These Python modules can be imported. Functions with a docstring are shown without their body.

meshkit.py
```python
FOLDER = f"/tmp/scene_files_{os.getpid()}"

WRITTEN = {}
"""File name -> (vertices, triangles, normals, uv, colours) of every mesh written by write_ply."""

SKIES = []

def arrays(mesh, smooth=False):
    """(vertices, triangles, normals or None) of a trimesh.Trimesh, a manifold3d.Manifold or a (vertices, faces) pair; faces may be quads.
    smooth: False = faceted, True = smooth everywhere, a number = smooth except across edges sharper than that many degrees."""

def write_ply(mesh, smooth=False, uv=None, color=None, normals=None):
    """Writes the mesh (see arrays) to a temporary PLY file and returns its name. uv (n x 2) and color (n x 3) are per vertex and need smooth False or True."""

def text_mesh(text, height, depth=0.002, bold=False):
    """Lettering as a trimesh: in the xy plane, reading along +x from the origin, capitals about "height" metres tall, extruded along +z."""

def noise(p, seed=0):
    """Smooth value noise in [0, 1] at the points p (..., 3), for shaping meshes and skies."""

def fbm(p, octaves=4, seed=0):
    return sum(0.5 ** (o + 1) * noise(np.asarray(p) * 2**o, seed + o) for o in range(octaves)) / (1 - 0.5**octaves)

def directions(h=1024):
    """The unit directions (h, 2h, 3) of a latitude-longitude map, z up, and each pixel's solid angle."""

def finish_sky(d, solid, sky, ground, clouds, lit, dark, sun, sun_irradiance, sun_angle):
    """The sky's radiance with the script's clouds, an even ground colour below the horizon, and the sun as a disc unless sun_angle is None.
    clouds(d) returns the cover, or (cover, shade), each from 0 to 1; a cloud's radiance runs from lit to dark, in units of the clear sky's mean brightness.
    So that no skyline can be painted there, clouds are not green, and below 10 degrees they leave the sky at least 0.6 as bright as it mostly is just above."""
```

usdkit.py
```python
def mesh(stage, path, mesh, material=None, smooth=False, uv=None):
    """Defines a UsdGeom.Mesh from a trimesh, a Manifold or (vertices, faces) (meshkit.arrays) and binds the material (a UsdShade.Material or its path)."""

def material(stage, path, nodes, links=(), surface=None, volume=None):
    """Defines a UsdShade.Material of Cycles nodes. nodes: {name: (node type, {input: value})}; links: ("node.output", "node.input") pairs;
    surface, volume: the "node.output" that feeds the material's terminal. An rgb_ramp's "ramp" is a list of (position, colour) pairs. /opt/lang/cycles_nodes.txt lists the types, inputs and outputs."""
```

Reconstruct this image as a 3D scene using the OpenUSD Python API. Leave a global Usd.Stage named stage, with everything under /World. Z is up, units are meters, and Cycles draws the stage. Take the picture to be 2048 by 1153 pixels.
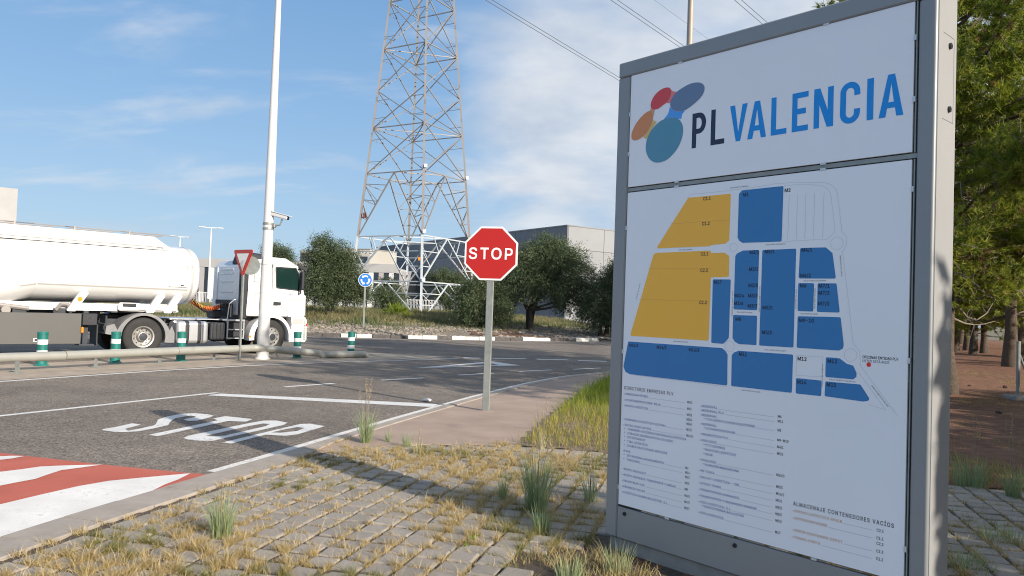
import math, random, re
import numpy as np, trimesh, manifold3d as m3
from shapely.geometry import Polygon, LineString, Point, box as sbox
from shapely.ops import unary_union
from shapely import affinity
import meshkit, usdkit
from pxr import Gf, Sdf, Usd, UsdGeom, UsdLux, UsdShade, Vt

stage = Usd.Stage.CreateInMemory()
UsdGeom.SetStageUpAxis(stage, 'Z')
UsdGeom.SetStageMetersPerUnit(stage, 1.0)
UsdGeom.Xform.Define(stage, '/World')
UsdGeom.Scope.Define(stage, '/World/Looks')
rng = np.random.default_rng(7)
random.seed(7)
PI = math.pi

# ------------------------------------------------------------------ camera, sky, sun, exposure
F_PX, EYE = 1530.0, 1.6
PITCH, ROLL = math.atan(44.5 / F_PX), 0.035
EXPOSURE = 0.85
SUN_AZ = math.atan2(0.715, -0.70)          # atan2(x, y) of the direction towards the sun
SUN_EL = math.radians(22.3)
SUN_POWER, SKY_POWER = 0.98, 0.07

cam = UsdGeom.Camera.Define(stage, '/World/camera')
fw = np.array([0, math.cos(PITCH), math.sin(PITCH)])
r0, u0 = np.array([1.0, 0, 0]), np.cross([1.0, 0, 0], fw)
rt = math.cos(ROLL) * r0 + math.sin(ROLL) * u0
up = -math.sin(ROLL) * r0 + math.cos(ROLL) * u0
cam.AddTransformOp().Set(Gf.Matrix4d(*rt, 0, *up, 0, *(-fw), 0, 0, 0, EYE, 1))
cam.CreateHorizontalApertureAttr(36.0)
cam.CreateFocalLengthAttr(36.0 * F_PX / 2048)
cam.CreateExposureAttr(EXPOSURE)
cam.CreateClippingRangeAttr(Gf.Vec2f(0.1, 5000))

SUN_DIR = np.array([math.sin(SUN_AZ) * math.cos(SUN_EL), math.cos(SUN_AZ) * math.cos(SUN_EL), math.sin(SUN_EL)])
sun = UsdLux.DistantLight.Define(stage, '/World/sun')
sun.CreateIntensityAttr(SUN_POWER)
sun.CreateNormalizeAttr(True)
sun.CreateAngleAttr(0.5)
sun.CreateColorAttr(Gf.Vec3f(1.0, 0.90, 0.78))
zax = SUN_DIR
xax = np.cross([0, 0, 1.0], zax); xax /= np.linalg.norm(xax)
yax = np.cross(zax, xax)
sun.AddTransformOp().Set(Gf.Matrix4d(*xax, 0, *yax, 0, *zax, 0, 0, 0, 60, 1))

dome = UsdLux.DomeLight.Define(stage, '/World/sky')
dome.GetPrim().SetCustomDataByKey('kind', 'structure')
# thin high cloud and one large soft cloud bank, as functions of the direction in the sky
az0, el0 = math.atan2(0.03, 1), math.radians(18)
sky_mat = usdkit.material(stage, '/World/Looks/sky', {
    'sky': ('sky_texture', {'sky_type': 'single_scattering', 'sun_disc': False, 'sun_elevation': SUN_EL, 'sun_rotation': SUN_AZ,
                            'air_density': 1.0, 'aerosol_density': 1.0, 'ozone_density': 1.6}),
    'tc': ('texture_coordinate', {}),
    'xyz': ('separate_xyz', {}),
    'zc': ('math', {'math_type': 'add', 'value2': 0.22}),
    'px': ('math', {'math_type': 'divide'}), 'py': ('math', {'math_type': 'divide'}),
    'pv': ('combine_xyz', {'z': 0.0}),
    'n1': ('noise_texture', {'scale': 1.5, 'detail': 6.0, 'roughness': 0.52, 'distortion': 0.35}),
    'n2m': ('mapping', {'scale': (0.8, 1.9, 1.0), 'location': (3.1, 1.7, 0.0), 'rotation': (0, 0, 0.12)}),
    'n2': ('noise_texture', {'scale': 2.0, 'detail': 7.0, 'roughness': 0.56, 'distortion': 0.25}),
    # the bank: how far to the right of the pylon, in the plane of the cloud layer
    'bank': ('map_range', {'range_type': 'smoothstep', 'from_min': -0.42, 'from_max': 0.15, 'to_min': 0.0, 'to_max': 0.36}),
    'sum': ('math', {'math_type': 'add'}),
    'c1': ('map_range', {'range_type': 'smoothstep', 'from_min': 0.58, 'from_max': 0.9, 'to_min': 0.0, 'to_max': 0.95}),
    'c2': ('map_range', {'range_type': 'smoothstep', 'from_min': 0.50, 'from_max': 0.75, 'to_min': 0.0, 'to_max': 0.62}),
    'cmax': ('math', {'math_type': 'maximum'}),
    'low': ('map_range', {'range_type': 'smoothstep', 'from_min': 0.02, 'from_max': 0.16, 'to_min': 0.25, 'to_max': 1.0}),
    'cover': ('math', {'math_type': 'multiply'}),
    'haze': ('rgb_ramp', {'ramp': [(0.0, (3.7, 5.0, 6.5)), (0.10, (3.1, 4.7, 6.6)), (0.25, (2.15, 3.9, 6.3)), (0.45, (1.35, 2.95, 5.6)), (1.0, (1.4, 2.5, 4.7))]}),
    'air': ('mix_color', {'fac': 0.78, 'use_clamp': False, 'use_clamp_result': False}),
    'cn': ('noise_texture', {'scale': 2.6, 'detail': 5.0, 'roughness': 0.55}),
    'cc': ('rgb_ramp', {'ramp': [(0.35, (4.3, 4.95, 5.9)), (0.66, (6.5, 6.7, 7.0))]}),
    'mix': ('mix_color', {'use_clamp_result': False}),
    'bg': ('background_shader', {'strength': SKY_POWER}),
}, [('tc.generated', 'xyz.vector'), ('xyz.z', 'zc.value1'), ('xyz.x', 'px.value1'), ('zc.value', 'px.value2'), ('xyz.y', 'py.value1'), ('zc.value', 'py.value2'),
    ('px.value', 'pv.x'), ('py.value', 'pv.y'), ('pv.vector', 'n1.vector'), ('pv.vector', 'n2m.vector'), ('n2m.vector', 'n2.vector'),
    ('px.value', 'bank.value'), ('bank.result', 'sum.value1'), ('n1.fac', 'sum.value2'), ('sum.value', 'c1.value'), ('n2.fac', 'c2.value'),
    ('c1.result', 'cmax.value1'), ('c2.result', 'cmax.value2'), ('cmax.value', 'cover.value1'), ('xyz.z', 'low.value'), ('low.result', 'cover.value2'),
    ('xyz.z', 'haze.fac'), ('sky.color', 'air.a'), ('haze.color', 'air.b'), ('air.result', 'mix.a'), ('pv.vector', 'cn.vector'), ('cn.fac', 'cc.fac'), ('cc.color', 'mix.b'), ('cover.value', 'mix.fac'), ('mix.result', 'bg.color')], surface='bg.background')
UsdShade.MaterialBindingAPI.Apply(dome.GetPrim()).Bind(sky_mat)

# ------------------------------------------------------------------ helpers
_used = {}


def numbered(parent, name):
    k = (parent, name)
    n = _used.get(k, 0)
    _used[k] = n + 1
    return f'{parent}/{name}' if n == 0 else f'{parent}/{name}_{n:03d}'


def path_of(p):
    return '/World' if p is None else str(p.GetPath())


def tag(p, label=None, cat=None, group=None, kind=None):
    for k, v in (('label', label), ('category', cat), ('group', group), ('kind', kind)):
        if v:
            p.SetCustomDataByKey(k, v)
    return p


def obj(name, mesh, mat, parent=None, smooth=False, label=None, cat=None, group=None, kind=None, tone=None):
    m = usdkit.mesh(stage, numbered(path_of(parent), name), mesh, M[mat], smooth=smooth)
    if tone is not None:
        UsdGeom.PrimvarsAPI(m).CreatePrimvar('tone', Sdf.ValueTypeNames.FloatArray, 'vertex').Set(Vt.FloatArray.FromNumpy(np.asarray(tone, np.float32)))
    return tag(m.GetPrim(), label, cat, group, kind)


def thing(name, loc=(0, 0, 0), rotz=0, label=None, cat=None, group=None, kind=None, scale=None):
    x = UsdGeom.Xform.Define(stage, numbered('/World', name))
    x.AddTranslateOp().Set(Gf.Vec3d(*map(float, loc)))
    x.AddRotateZOp().Set(float(rotz))
    if scale is not None:
        x.AddScaleOp().Set(Gf.Vec3f(*([scale] * 3 if np.ndim(scale) == 0 else scale)))
    return tag(x.GetPrim(), label, cat, group, kind)


def copy(src, loc, rotz=0, label=None, group=None, scale=1.0):
    base = re.sub(r'_\d{3}$', '', src.GetName())
    x = UsdGeom.Xform.Define(stage, numbered('/World', base))
    p = x.GetPrim()
    p.GetReferences().AddInternalReference(src.GetPath())
    x.ClearXformOpOrder()
    x.AddTranslateOp().Set(Gf.Vec3d(*map(float, loc)))
    x.AddRotateZOp().Set(float(rotz))
    x.AddScaleOp().Set(Gf.Vec3f(*([scale] * 3 if np.ndim(scale) == 0 else scale)))
    p.SetInstanceable(True)
    return tag(p, label, None, group)


def join(parts):
    vs, fs, n = [], [], 0
    for v, f in parts:
        v, f = np.asarray(v, float), np.asarray(f, int)
        if f.shape[1] == 4:
            f = np.vstack([f[:, [0, 1, 2]], f[:, [0, 2, 3]]])
        vs.append(v); fs.append(f + n); n += len(v)
    return np.vstack(vs), np.vstack(fs)


def vf(m):
    if hasattr(m, 'to_mesh'):
        m = m.to_mesh()
        return np.asarray(m.vert_properties[:, :3], float), np.asarray(m.tri_verts, int)
    return np.asarray(m.vertices, float), np.asarray(m.faces, int)


BOXF = np.array([[0, 2, 3, 1], [4, 5, 7, 6], [0, 1, 5, 4], [2, 6, 7, 3], [0, 4, 6, 2], [1, 3, 7, 5]])


def box(c, s, bev=0.0):
    c, s = np.asarray(c, float), np.asarray(s, float) / 2
    sg = np.array([[x, y, z] for x in (-1, 1) for y in (-1, 1) for z in (-1, 1)], float)
    if bev <= 0:
        return c + sg * s, BOXF
    pts = []
    for k in range(3):
        d = np.full(3, bev); d[k] = 0
        pts.append(c + sg * (s - d))
    return vf(trimesh.convex.convex_hull(np.vstack(pts)))


def bx(x0, x1, y0, y1, z0, z1, bev=0.0):
    return box(((x0 + x1) / 2, (y0 + y1) / 2, (z0 + z1) / 2), (abs(x1 - x0), abs(y1 - y0), abs(z1 - z0)), bev)


def bar(p, q, w, h=None, ref=(0, 0, 1.0)):
    p, q = np.asarray(p, float), np.asarray(q, float)
    d = q - p; L = np.linalg.norm(d); d /= L
    ref = np.asarray(ref, float)
    if abs(d @ ref) > 0.97:
        ref = np.array([1.0, 0, 0])
    a = np.cross(d, ref); a /= np.linalg.norm(a); b = np.cross(a, d)
    v, f = box((0, 0, 0), (L, w, h or w))
    return (p + q) / 2 + v @ np.stack([d, a, b]), f


def tube(pts, r, sides=8, cap=True):
    p = np.asarray(pts, float)
    n = len(p)
    t = np.gradient(p, axis=0); t /= np.linalg.norm(t, axis=1, keepdims=True)
    ref = np.array([0, 0, 1.0]) if abs(t[0, 2]) < 0.9 else np.array([1.0, 0, 0])
    A = np.zeros_like(p)
    a = np.cross(t[0], ref); a /= np.linalg.norm(a)
    for i in range(n):
        a = a - t[i] * (a @ t[i]); a /= np.linalg.norm(a); A[i] = a
    B = np.cross(t, A)
    r = np.broadcast_to(r, (n,))
    g = np.arange(sides) * 2 * PI / sides
    v = (p[:, None] + r[:, None, None] * (np.cos(g)[None, :, None] * A[:, None] + np.sin(g)[None, :, None] * B[:, None])).reshape(-1, 3)
    i, j = np.meshgrid(np.arange(n - 1), np.arange(sides), indexing='ij')
    q = np.stack([i * sides + j, i * sides + (j + 1) % sides, (i + 1) * sides + (j + 1) % sides, (i + 1) * sides + j], -1).reshape(-1, 4)
    f = np.vstack([q[:, [0, 1, 2]], q[:, [0, 2, 3]]])
    if cap:
        k = np.arange(1, sides - 1)
        f = np.vstack([f, np.stack([0 * k, k + 1, k], 1), (n - 1) * sides + np.stack([0 * k, k, k + 1], 1)])
    return v, f


def lathe(prof, sides=24, axis='z'):
    prof = np.asarray(prof, float)
    n = len(prof)
    g = np.arange(sides) * 2 * PI / sides
    v = np.stack([prof[:, None, 0] * np.cos(g), prof[:, None, 0] * np.sin(g), np.broadcast_to(prof[:, None, 1], (n, sides))], -1).reshape(-1, 3)
    i, j = np.meshgrid(np.arange(n - 1), np.arange(sides), indexing='ij')
    q = np.stack([i * sides + j, i * sides + (j + 1) % sides, (i + 1) * sides + (j + 1) % sides, (i + 1) * sides + j], -1).reshape(-1, 4)
    if axis == 'y':
        v = v[:, [0, 2, 1]]; q = q[:, ::-1]
    if axis == 'x':
        v = v[:, [2, 0, 1]]
    return v, np.vstack([q[:, [0, 1, 2]], q[:, [0, 2, 3]]])


def extr(poly, z0, z1):
    """A shapely polygon as a prism."""
    out = []
    for g in getattr(poly, 'geoms', [poly]):
        if g.area > 1e-9:
            v, f = vf(trimesh.creation.extrude_polygon(g, z1 - z0, engine='earcut'))
            out.append((v + [0, 0, z0], f))
    return join(out)


def sheet(poly, z):
    out = []
    for g in getattr(poly, 'geoms', [poly]):
        if g.area > 1e-9:
            v, f = trimesh.creation.triangulate_polygon(g, engine='earcut')
            v3 = np.column_stack([v, np.full(len(v), z)])
            a, b, c = (v3[f[:, k], :2] for k in range(3))
            s = (b[:, 0] - a[:, 0]) * (c[:, 1] - a[:, 1]) - (b[:, 1] - a[:, 1]) * (c[:, 0] - a[:, 0])
            f = np.where(s[:, None] < 0, f[:, ::-1], f)
            out.append((v3, f))
    return join(out)


def upright(m):
    """x, y, z of a prism drawn in the xy plane -> x, -z, y (the drawing stands up, its top face looks along -y)."""
    v, f = m
    return np.stack([v[:, 0], -v[:, 2], v[:, 1]], 1), f


def move(m, d=(0, 0, 0), rz=0.0, rx=0.0, ry=0.0, s=1.0):
    v, f = m
    v = np.asarray(v, float) * s
    for a, (i, j) in ((rx, (1, 2)), (ry, (2, 0)), (rz, (0, 1))):
        if a:
            c, n = math.cos(a), math.sin(a)
            w = v.copy(); w[:, i] = c * v[:, i] - n * v[:, j]; w[:, j] = n * v[:, i] + c * v[:, j]; v = w
    return v + np.asarray(d, float), f


def hull(spheres, sides=12):
    return vf(m3.Manifold.batch_hull([m3.Manifold.sphere(r, sides).translate(list(map(float, p))) for p, r in spheres]))


def text(s, h, depth, bold=True, width=None, squeeze=1.0):
    v, f = vf(meshkit.text_mesh(s, h, depth, bold))
    if depth < 0.002:                                     # print: the upper faces only
        f = f[(v[f][:, :, 2] > depth * 0.5).all(1)]
        used, inv = np.unique(f, return_inverse=True)
        v, f = v[used], inv.reshape(-1, 3)
    if width:
        squeeze = width / (v[:, 0].max() - v[:, 0].min())
    return v * [squeeze, 1, 1], f


def blades(base, h, w, lean, seg=2, az=None, curve=1.6):
    """Grass: one tapered strip per base point; lean = horizontal throw of the tip as a share of the height."""
    n = len(base)
    az = rng.uniform(0, 2 * PI, n) if az is None else az
    h, w, lean = (np.broadcast_to(x, (n,)) for x in (h, w, lean))
    d = np.stack([np.cos(az), np.sin(az), 0 * az], 1)
    f_az = rng.uniform(0, 2 * PI, n)
    side = np.stack([np.cos(f_az), np.sin(f_az), 0 * az], 1)
    rows = []
    for k in range(seg):
        t = k / seg
        c = base + d * (lean * h * t ** curve)[:, None] + np.array([0, 0, 1]) * (h * t * (1 - 0.25 * lean * t))[:, None]
        ww = (w * (1 - 0.55 * t) / 2)[:, None] * side
        rows += [c - ww, c + ww]
    tip = base + d * (lean * h)[:, None] + np.array([0, 0, 1]) * (h * (1 - 0.25 * lean))[:, None]
    v = np.stack(rows + [tip], 1)
    m = 2 * seg + 1
    fs = []
    for k in range(seg - 1):
        fs += [[2 * k, 2 * k + 1, 2 * k + 3], [2 * k, 2 * k + 3, 2 * k + 2]]
    fs += [[2 * seg - 2, 2 * seg - 1, 2 * seg]]
    f = (np.arange(n)[:, None, None] * m + np.array(fs)[None]).reshape(-1, 3)
    return v.reshape(-1, 3), f, m


def leaves(c, d, L, W):
    """Leaf cards: rhombs centred at c, long axis d."""
    n = len(c)
    r = rng.normal(size=(n, 3))
    s = np.cross(d, r); s /= np.linalg.norm(s, axis=1, keepdims=True) + 1e-9
    L, W = np.broadcast_to(L, (n,))[:, None], np.broadcast_to(W, (n,))[:, None]
    v = np.stack([c - d * L / 2, c + s * W / 2, c + d * L / 2, c - s * W / 2], 1).reshape(-1, 3)
    i = np.arange(n)[:, None] * 4
    return v, np.vstack([i + [0, 1, 2], i + [0, 2, 3]])


def unit(a):
    return a / (np.linalg.norm(a, axis=-1, keepdims=True) + 1e-12)


# ------------------------------------------------------------------ materials
M = {}


def look(name, color, rough=0.6, metal=0.0, var=0.0, vscale=3.0, bump=0.0, bscale=60.0, world=False, coat=0.0, stain=None, stain_scale=1.0, stain_at=(0.55, 0.75), spec=0.5, random_obj=0.0, bdist=0.01, detail=4.0):
    n = {'p': ('principled_bsdf', {'roughness': rough, 'metallic': metal, 'coat_weight': coat, 'specular_ior_level': spec, 'base_color': color})}
    l = []
    n['co'] = ('geometry', {}) if world else ('texture_coordinate', {})
    src = 'co.position' if world else 'co.object'
    last = None
    if var > 0:
        n['n'] = ('noise_texture', {'scale': vscale, 'detail': detail, 'roughness': 0.6})
        n['r'] = ('rgb_ramp', {'ramp': [(0.25, tuple(c * (1 - var) for c in color)), (0.75, tuple(min(1, c * (1 + var)) for c in color))]})
        l += [(src, 'n.vector'), ('n.fac', 'r.fac')]
        last = 'r.color'
    if stain:
        n['sn'] = ('noise_texture', {'scale': stain_scale, 'detail': 6.0, 'roughness': 0.65})
        n['sr'] = ('map_range', {'range_type': 'smoothstep', 'from_min': stain_at[0], 'from_max': stain_at[1], 'to_min': 0.0, 'to_max': 1.0})
        n['sm'] = ('mix_color', {'a': color, 'b': stain})
        l += [(src, 'sn.vector'), ('sn.fac', 'sr.value'), ('sr.result', 'sm.fac')]
        if last:
            l.append((last, 'sm.a'))
        last = 'sm.result'
    if random_obj > 0:
        n['oi'] = ('object_info', {})
        n['om'] = ('map_range', {'to_min': 1 - random_obj, 'to_max': 1 + random_obj})
        n['hs'] = ('hsv', {'color': color})
        l += [('oi.random', 'om.value'), ('om.result', 'hs.value')]
        if last:
            l.append((last, 'hs.color'))
        last = 'hs.color'
    if last:
        l.append((last, 'p.base_color'))
    if bump > 0:
        n['bn'] = ('noise_texture', {'scale': bscale, 'detail': 4.0, 'roughness': 0.65})
        n['b'] = ('bump', {'strength': bump, 'distance': bdist})
        l += [(src, 'bn.vector'), ('bn.fac', 'b.height'), ('b.normal', 'p.normal')]
    M[name] = usdkit.material(stage, '/World/Looks/' + name, n, l, surface='p.BSDF')


def leaf_look(name, ramp, rough=0.55, trans=0.35):
    """Foliage: colour by the mesh's own tone (0..1), part of the light passing through."""
    bright = [(p, tuple(min(1, x * 1.25) for x in c)) for p, c in ramp]
    M[name] = usdkit.material(stage, '/World/Looks/' + name, {
        'a': ('attribute', {'attribute': 'tone'}), 'r': ('rgb_ramp', {'ramp': ramp}), 'r2': ('rgb_ramp', {'ramp': bright}),
        'p': ('principled_bsdf', {'roughness': rough, 'specular_ior_level': 0.35}), 't': ('translucent_bsdf', {}), 'm': ('mix_closure', {'fac': trans})},
        [('a.fac', 'r.fac'), ('a.fac', 'r2.fac'), ('r.color', 'p.base_color'), ('r2.color', 't.color'), ('p.BSDF', 'm.closure1'), ('t.BSDF', 'm.closure2')], surface='m.closure')


# asphalt: aggregate speckle, tyre-polished and patched areas, hairline cracks
M['asphalt'] = usdkit.material(stage, '/World/Looks/asphalt', {
    'g': ('geometry', {}),
    'n0': ('voronoi_texture', {'feature': 'f1', 'scale': 62.0, 'randomness': 1.0}),
    'n1': ('noise_texture', {'scale': 30.0, 'detail': 7.0, 'roughness': 0.82}),
    'sp': ('separate_color', {}),
    'ad': ('mix_float', {'fac': 0.5, 'use_clamp': False}),
    'r1': ('rgb_ramp', {'ramp': [(0.25, (0.098, 0.081, 0.067)), (0.5, (0.190, 0.163, 0.137)), (0.75, (0.325, 0.284, 0.240))]}),
    'n2': ('noise_texture', {'scale': 0.45, 'detail': 6.0, 'roughness': 0.62}),
    'r2': ('rgb_ramp', {'ramp': [(0.28, (0.68, 0.675, 0.675)), (0.72, (1.24, 1.21, 1.17))]}),
    'n3': ('noise_texture', {'scale': 4.0, 'detail': 5.0, 'roughness': 0.7}),
    'r3': ('rgb_ramp', {'ramp': [(0.3, (0.86, 0.86, 0.86)), (0.7, (1.12, 1.12, 1.12))]}),
    'mul': ('mix_color', {'blend_type': 'multiply', 'fac': 1.0, 'use_clamp': False}),
    'mul3': ('mix_color', {'blend_type': 'multiply', 'fac': 1.0, 'use_clamp': False}),
    'v': ('voronoi_texture', {'feature': 'distance_to_edge', 'scale': 0.16, 'randomness': 1.0}),
    'vn': ('noise_texture', {'scale': 1.3, 'detail': 6.0}),
    'vm': ('mix_vector', {'fac': 0.2}),
    'vr': ('rgb_ramp', {'ramp': [(0.0, (0.4, 0.4, 0.4)), (0.003, (1, 1, 1)), (1.0, (1, 1, 1))]}),
    'mul2': ('mix_color', {'blend_type': 'multiply', 'fac': 0.5}),
    'bmp': ('bump', {'strength': 0.7, 'distance': 0.012}),
    'p': ('principled_bsdf', {'roughness': 0.88, 'specular_ior_level': 0.3})},
    [('g.position', 'n0.vector'), ('n0.color', 'sp.color'), ('sp.r', 'ad.a'), ('g.position', 'n1.vector'), ('n1.fac', 'ad.b'), ('ad.result', 'r1.fac'), ('g.position', 'n2.vector'), ('n2.fac', 'r2.fac'), ('g.position', 'n3.vector'), ('n3.fac', 'r3.fac'),
     ('r1.color', 'mul.a'), ('r2.color', 'mul.b'), ('mul.result', 'mul3.a'), ('r3.color', 'mul3.b'),
     ('g.position', 'vn.vector'), ('g.position', 'vm.a'), ('vn.color', 'vm.b'), ('vm.result', 'v.vector'), ('v.distance', 'vr.fac'), ('mul3.result', 'mul2.a'), ('vr.color', 'mul2.b'),
     ('mul2.result', 'p.base_color'), ('n1.fac', 'bmp.height'), ('bmp.normal', 'p.normal')], surface='p.BSDF')


def paint(name, color, under, wear, rough=0.75):
    """Road paint worn through to what lies under it, with fine cracks."""
    M[name] = usdkit.material(stage, '/World/Looks/' + name, {
        'g': ('geometry', {}), 'n': ('noise_texture', {'scale': 22.0, 'detail': 8.0, 'roughness': 0.85}), 'n2': ('noise_texture', {'scale': 2.0, 'detail': 3.0}),
        'ad': ('math', {'math_type': 'multiply_add', 'value2': 0.3}),
        'w': ('map_range', {'range_type': 'smoothstep', 'from_min': wear, 'from_max': wear + 0.1, 'to_min': 0.0, 'to_max': 0.85}),
        'v': ('voronoi_texture', {'feature': 'distance_to_edge', 'scale': 3.4}), 'vd': ('noise_texture', {'scale': 6.0, 'detail': 4.0}), 'vm': ('mix_vector', {'fac': 0.3}),
        'vr': ('map_range', {'from_min': 0.0, 'from_max': 0.008, 'to_min': 0.3, 'to_max': 0.0, 'clamp': True}), 'mx': ('math', {'math_type': 'maximum'}),
        'd': ('rgb_ramp', {'ramp': [(0.3, tuple(c * 0.86 for c in color)), (0.7, tuple(min(1, c * 1.06) for c in color))]}),
        'm': ('mix_color', {'b': under}), 'bm': ('bump', {'strength': 0.3, 'distance': 0.006}), 'nf': ('noise_texture', {'scale': 110.0, 'detail': 2.0}),
        'p': ('principled_bsdf', {'roughness': rough, 'specular_ior_level': 0.3})},
        [('g.position', 'n.vector'), ('g.position', 'n2.vector'), ('n2.fac', 'ad.value1'), ('n.fac', 'ad.value3'), ('ad.value', 'w.value'),
         ('g.position', 'vd.vector'), ('g.position', 'vm.a'), ('vd.color', 'vm.b'), ('vm.result', 'v.vector'), ('v.distance', 'vr.value'), ('w.result', 'mx.value1'), ('vr.result', 'mx.value2'),
         ('n2.fac', 'd.fac'), ('d.color', 'm.a'), ('mx.value', 'm.fac'), ('m.result', 'p.base_color'), ('g.position', 'nf.vector'), ('nf.fac', 'bm.height'), ('bm.normal', 'p.normal')], surface='p.BSDF')


paint('road_white', (0.72, 0.71, 0.68), (0.2, 0.19, 0.17), 0.69)
paint('worn_white', (0.78, 0.75, 0.7), (0.25, 0.22, 0.19), 0.735)
paint('edge_white', (0.72, 0.69, 0.64), (0.24, 0.21, 0.18), 0.69)
paint('road_red', (0.5, 0.125, 0.082), (0.2, 0.15, 0.13), 0.72)
look('dry_soil', (0.2, 0.15, 0.105), 0.95, var=0.35, vscale=6, bump=0.8, bscale=40, world=True, bdist=0.03)
look('far_soil', (0.16, 0.14, 0.09), 0.95, var=0.3, vscale=0.3, world=True, stain=(0.07, 0.085, 0.035), stain_scale=0.12)
look('red_soil', (0.21, 0.098, 0.054), 0.95, var=0.45, vscale=5, bump=1.0, bscale=30, world=True, bdist=0.04, stain=(0.25, 0.15, 0.085), stain_scale=1.4)
look('bedding', (0.105, 0.078, 0.055), 0.95, var=0.4, vscale=20, bump=0.8, bscale=90, world=True, bdist=0.02)
look('walk_concrete', (0.36, 0.268, 0.21), 0.9, var=0.16, vscale=1.6, bump=0.35, bscale=120, world=True, stain=(0.24, 0.18, 0.145), stain_scale=0.9)
look('median_surface', (0.35, 0.29, 0.228), 0.92, var=0.25, vscale=2.5, bump=0.5, bscale=60, world=True, stain=(0.24, 0.205, 0.17), stain_scale=0.7)
look('island_soil', (0.24, 0.2, 0.155), 0.95, var=0.3, vscale=2.5, bump=1.0, bscale=18, world=True, bdist=0.05, stain=(0.17, 0.15, 0.1), stain_scale=0.4)
look('gravel_stone', (0.25, 0.215, 0.175), 0.9, random_obj=0.35)
look('kerb_concrete', (0.35, 0.305, 0.258), 0.88, var=0.14, vscale=5, bump=0.3, bscale=150, world=True, random_obj=0.05, stain=(0.28, 0.24, 0.2), stain_scale=2.0)
look('kerb_white', (0.62, 0.6, 0.55), 0.85, var=0.15, vscale=6, world=True, stain=(0.35, 0.32, 0.28), stain_scale=2.5)
look('kerb_black', (0.09, 0.082, 0.075), 0.85, var=0.3, vscale=6, world=True, stain=(0.2, 0.18, 0.16), stain_scale=2.5)
look('paver', (0.295, 0.262, 0.222), 0.9, var=0.13, vscale=30, bump=0.35, bscale=220, world=True, random_obj=0.13, bdist=0.004, stain=(0.235, 0.205, 0.172), stain_scale=3.0)
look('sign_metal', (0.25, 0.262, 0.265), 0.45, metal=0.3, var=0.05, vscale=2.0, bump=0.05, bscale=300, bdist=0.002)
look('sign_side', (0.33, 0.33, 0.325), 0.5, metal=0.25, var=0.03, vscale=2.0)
look('sign_panel', (0.8, 0.81, 0.83), 0.32, var=0.02, vscale=1.0, coat=0.2)
look('sign_gap', (0.06, 0.07, 0.075), 0.5, metal=0.4)
look('sign_concrete', (0.27, 0.26, 0.24), 0.9, var=0.2, vscale=6, bump=0.4, bscale=60)
look('bolt_black', (0.02, 0.02, 0.022), 0.45)
look('clip_metal', (0.55, 0.57, 0.58), 0.4, metal=0.6)
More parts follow.
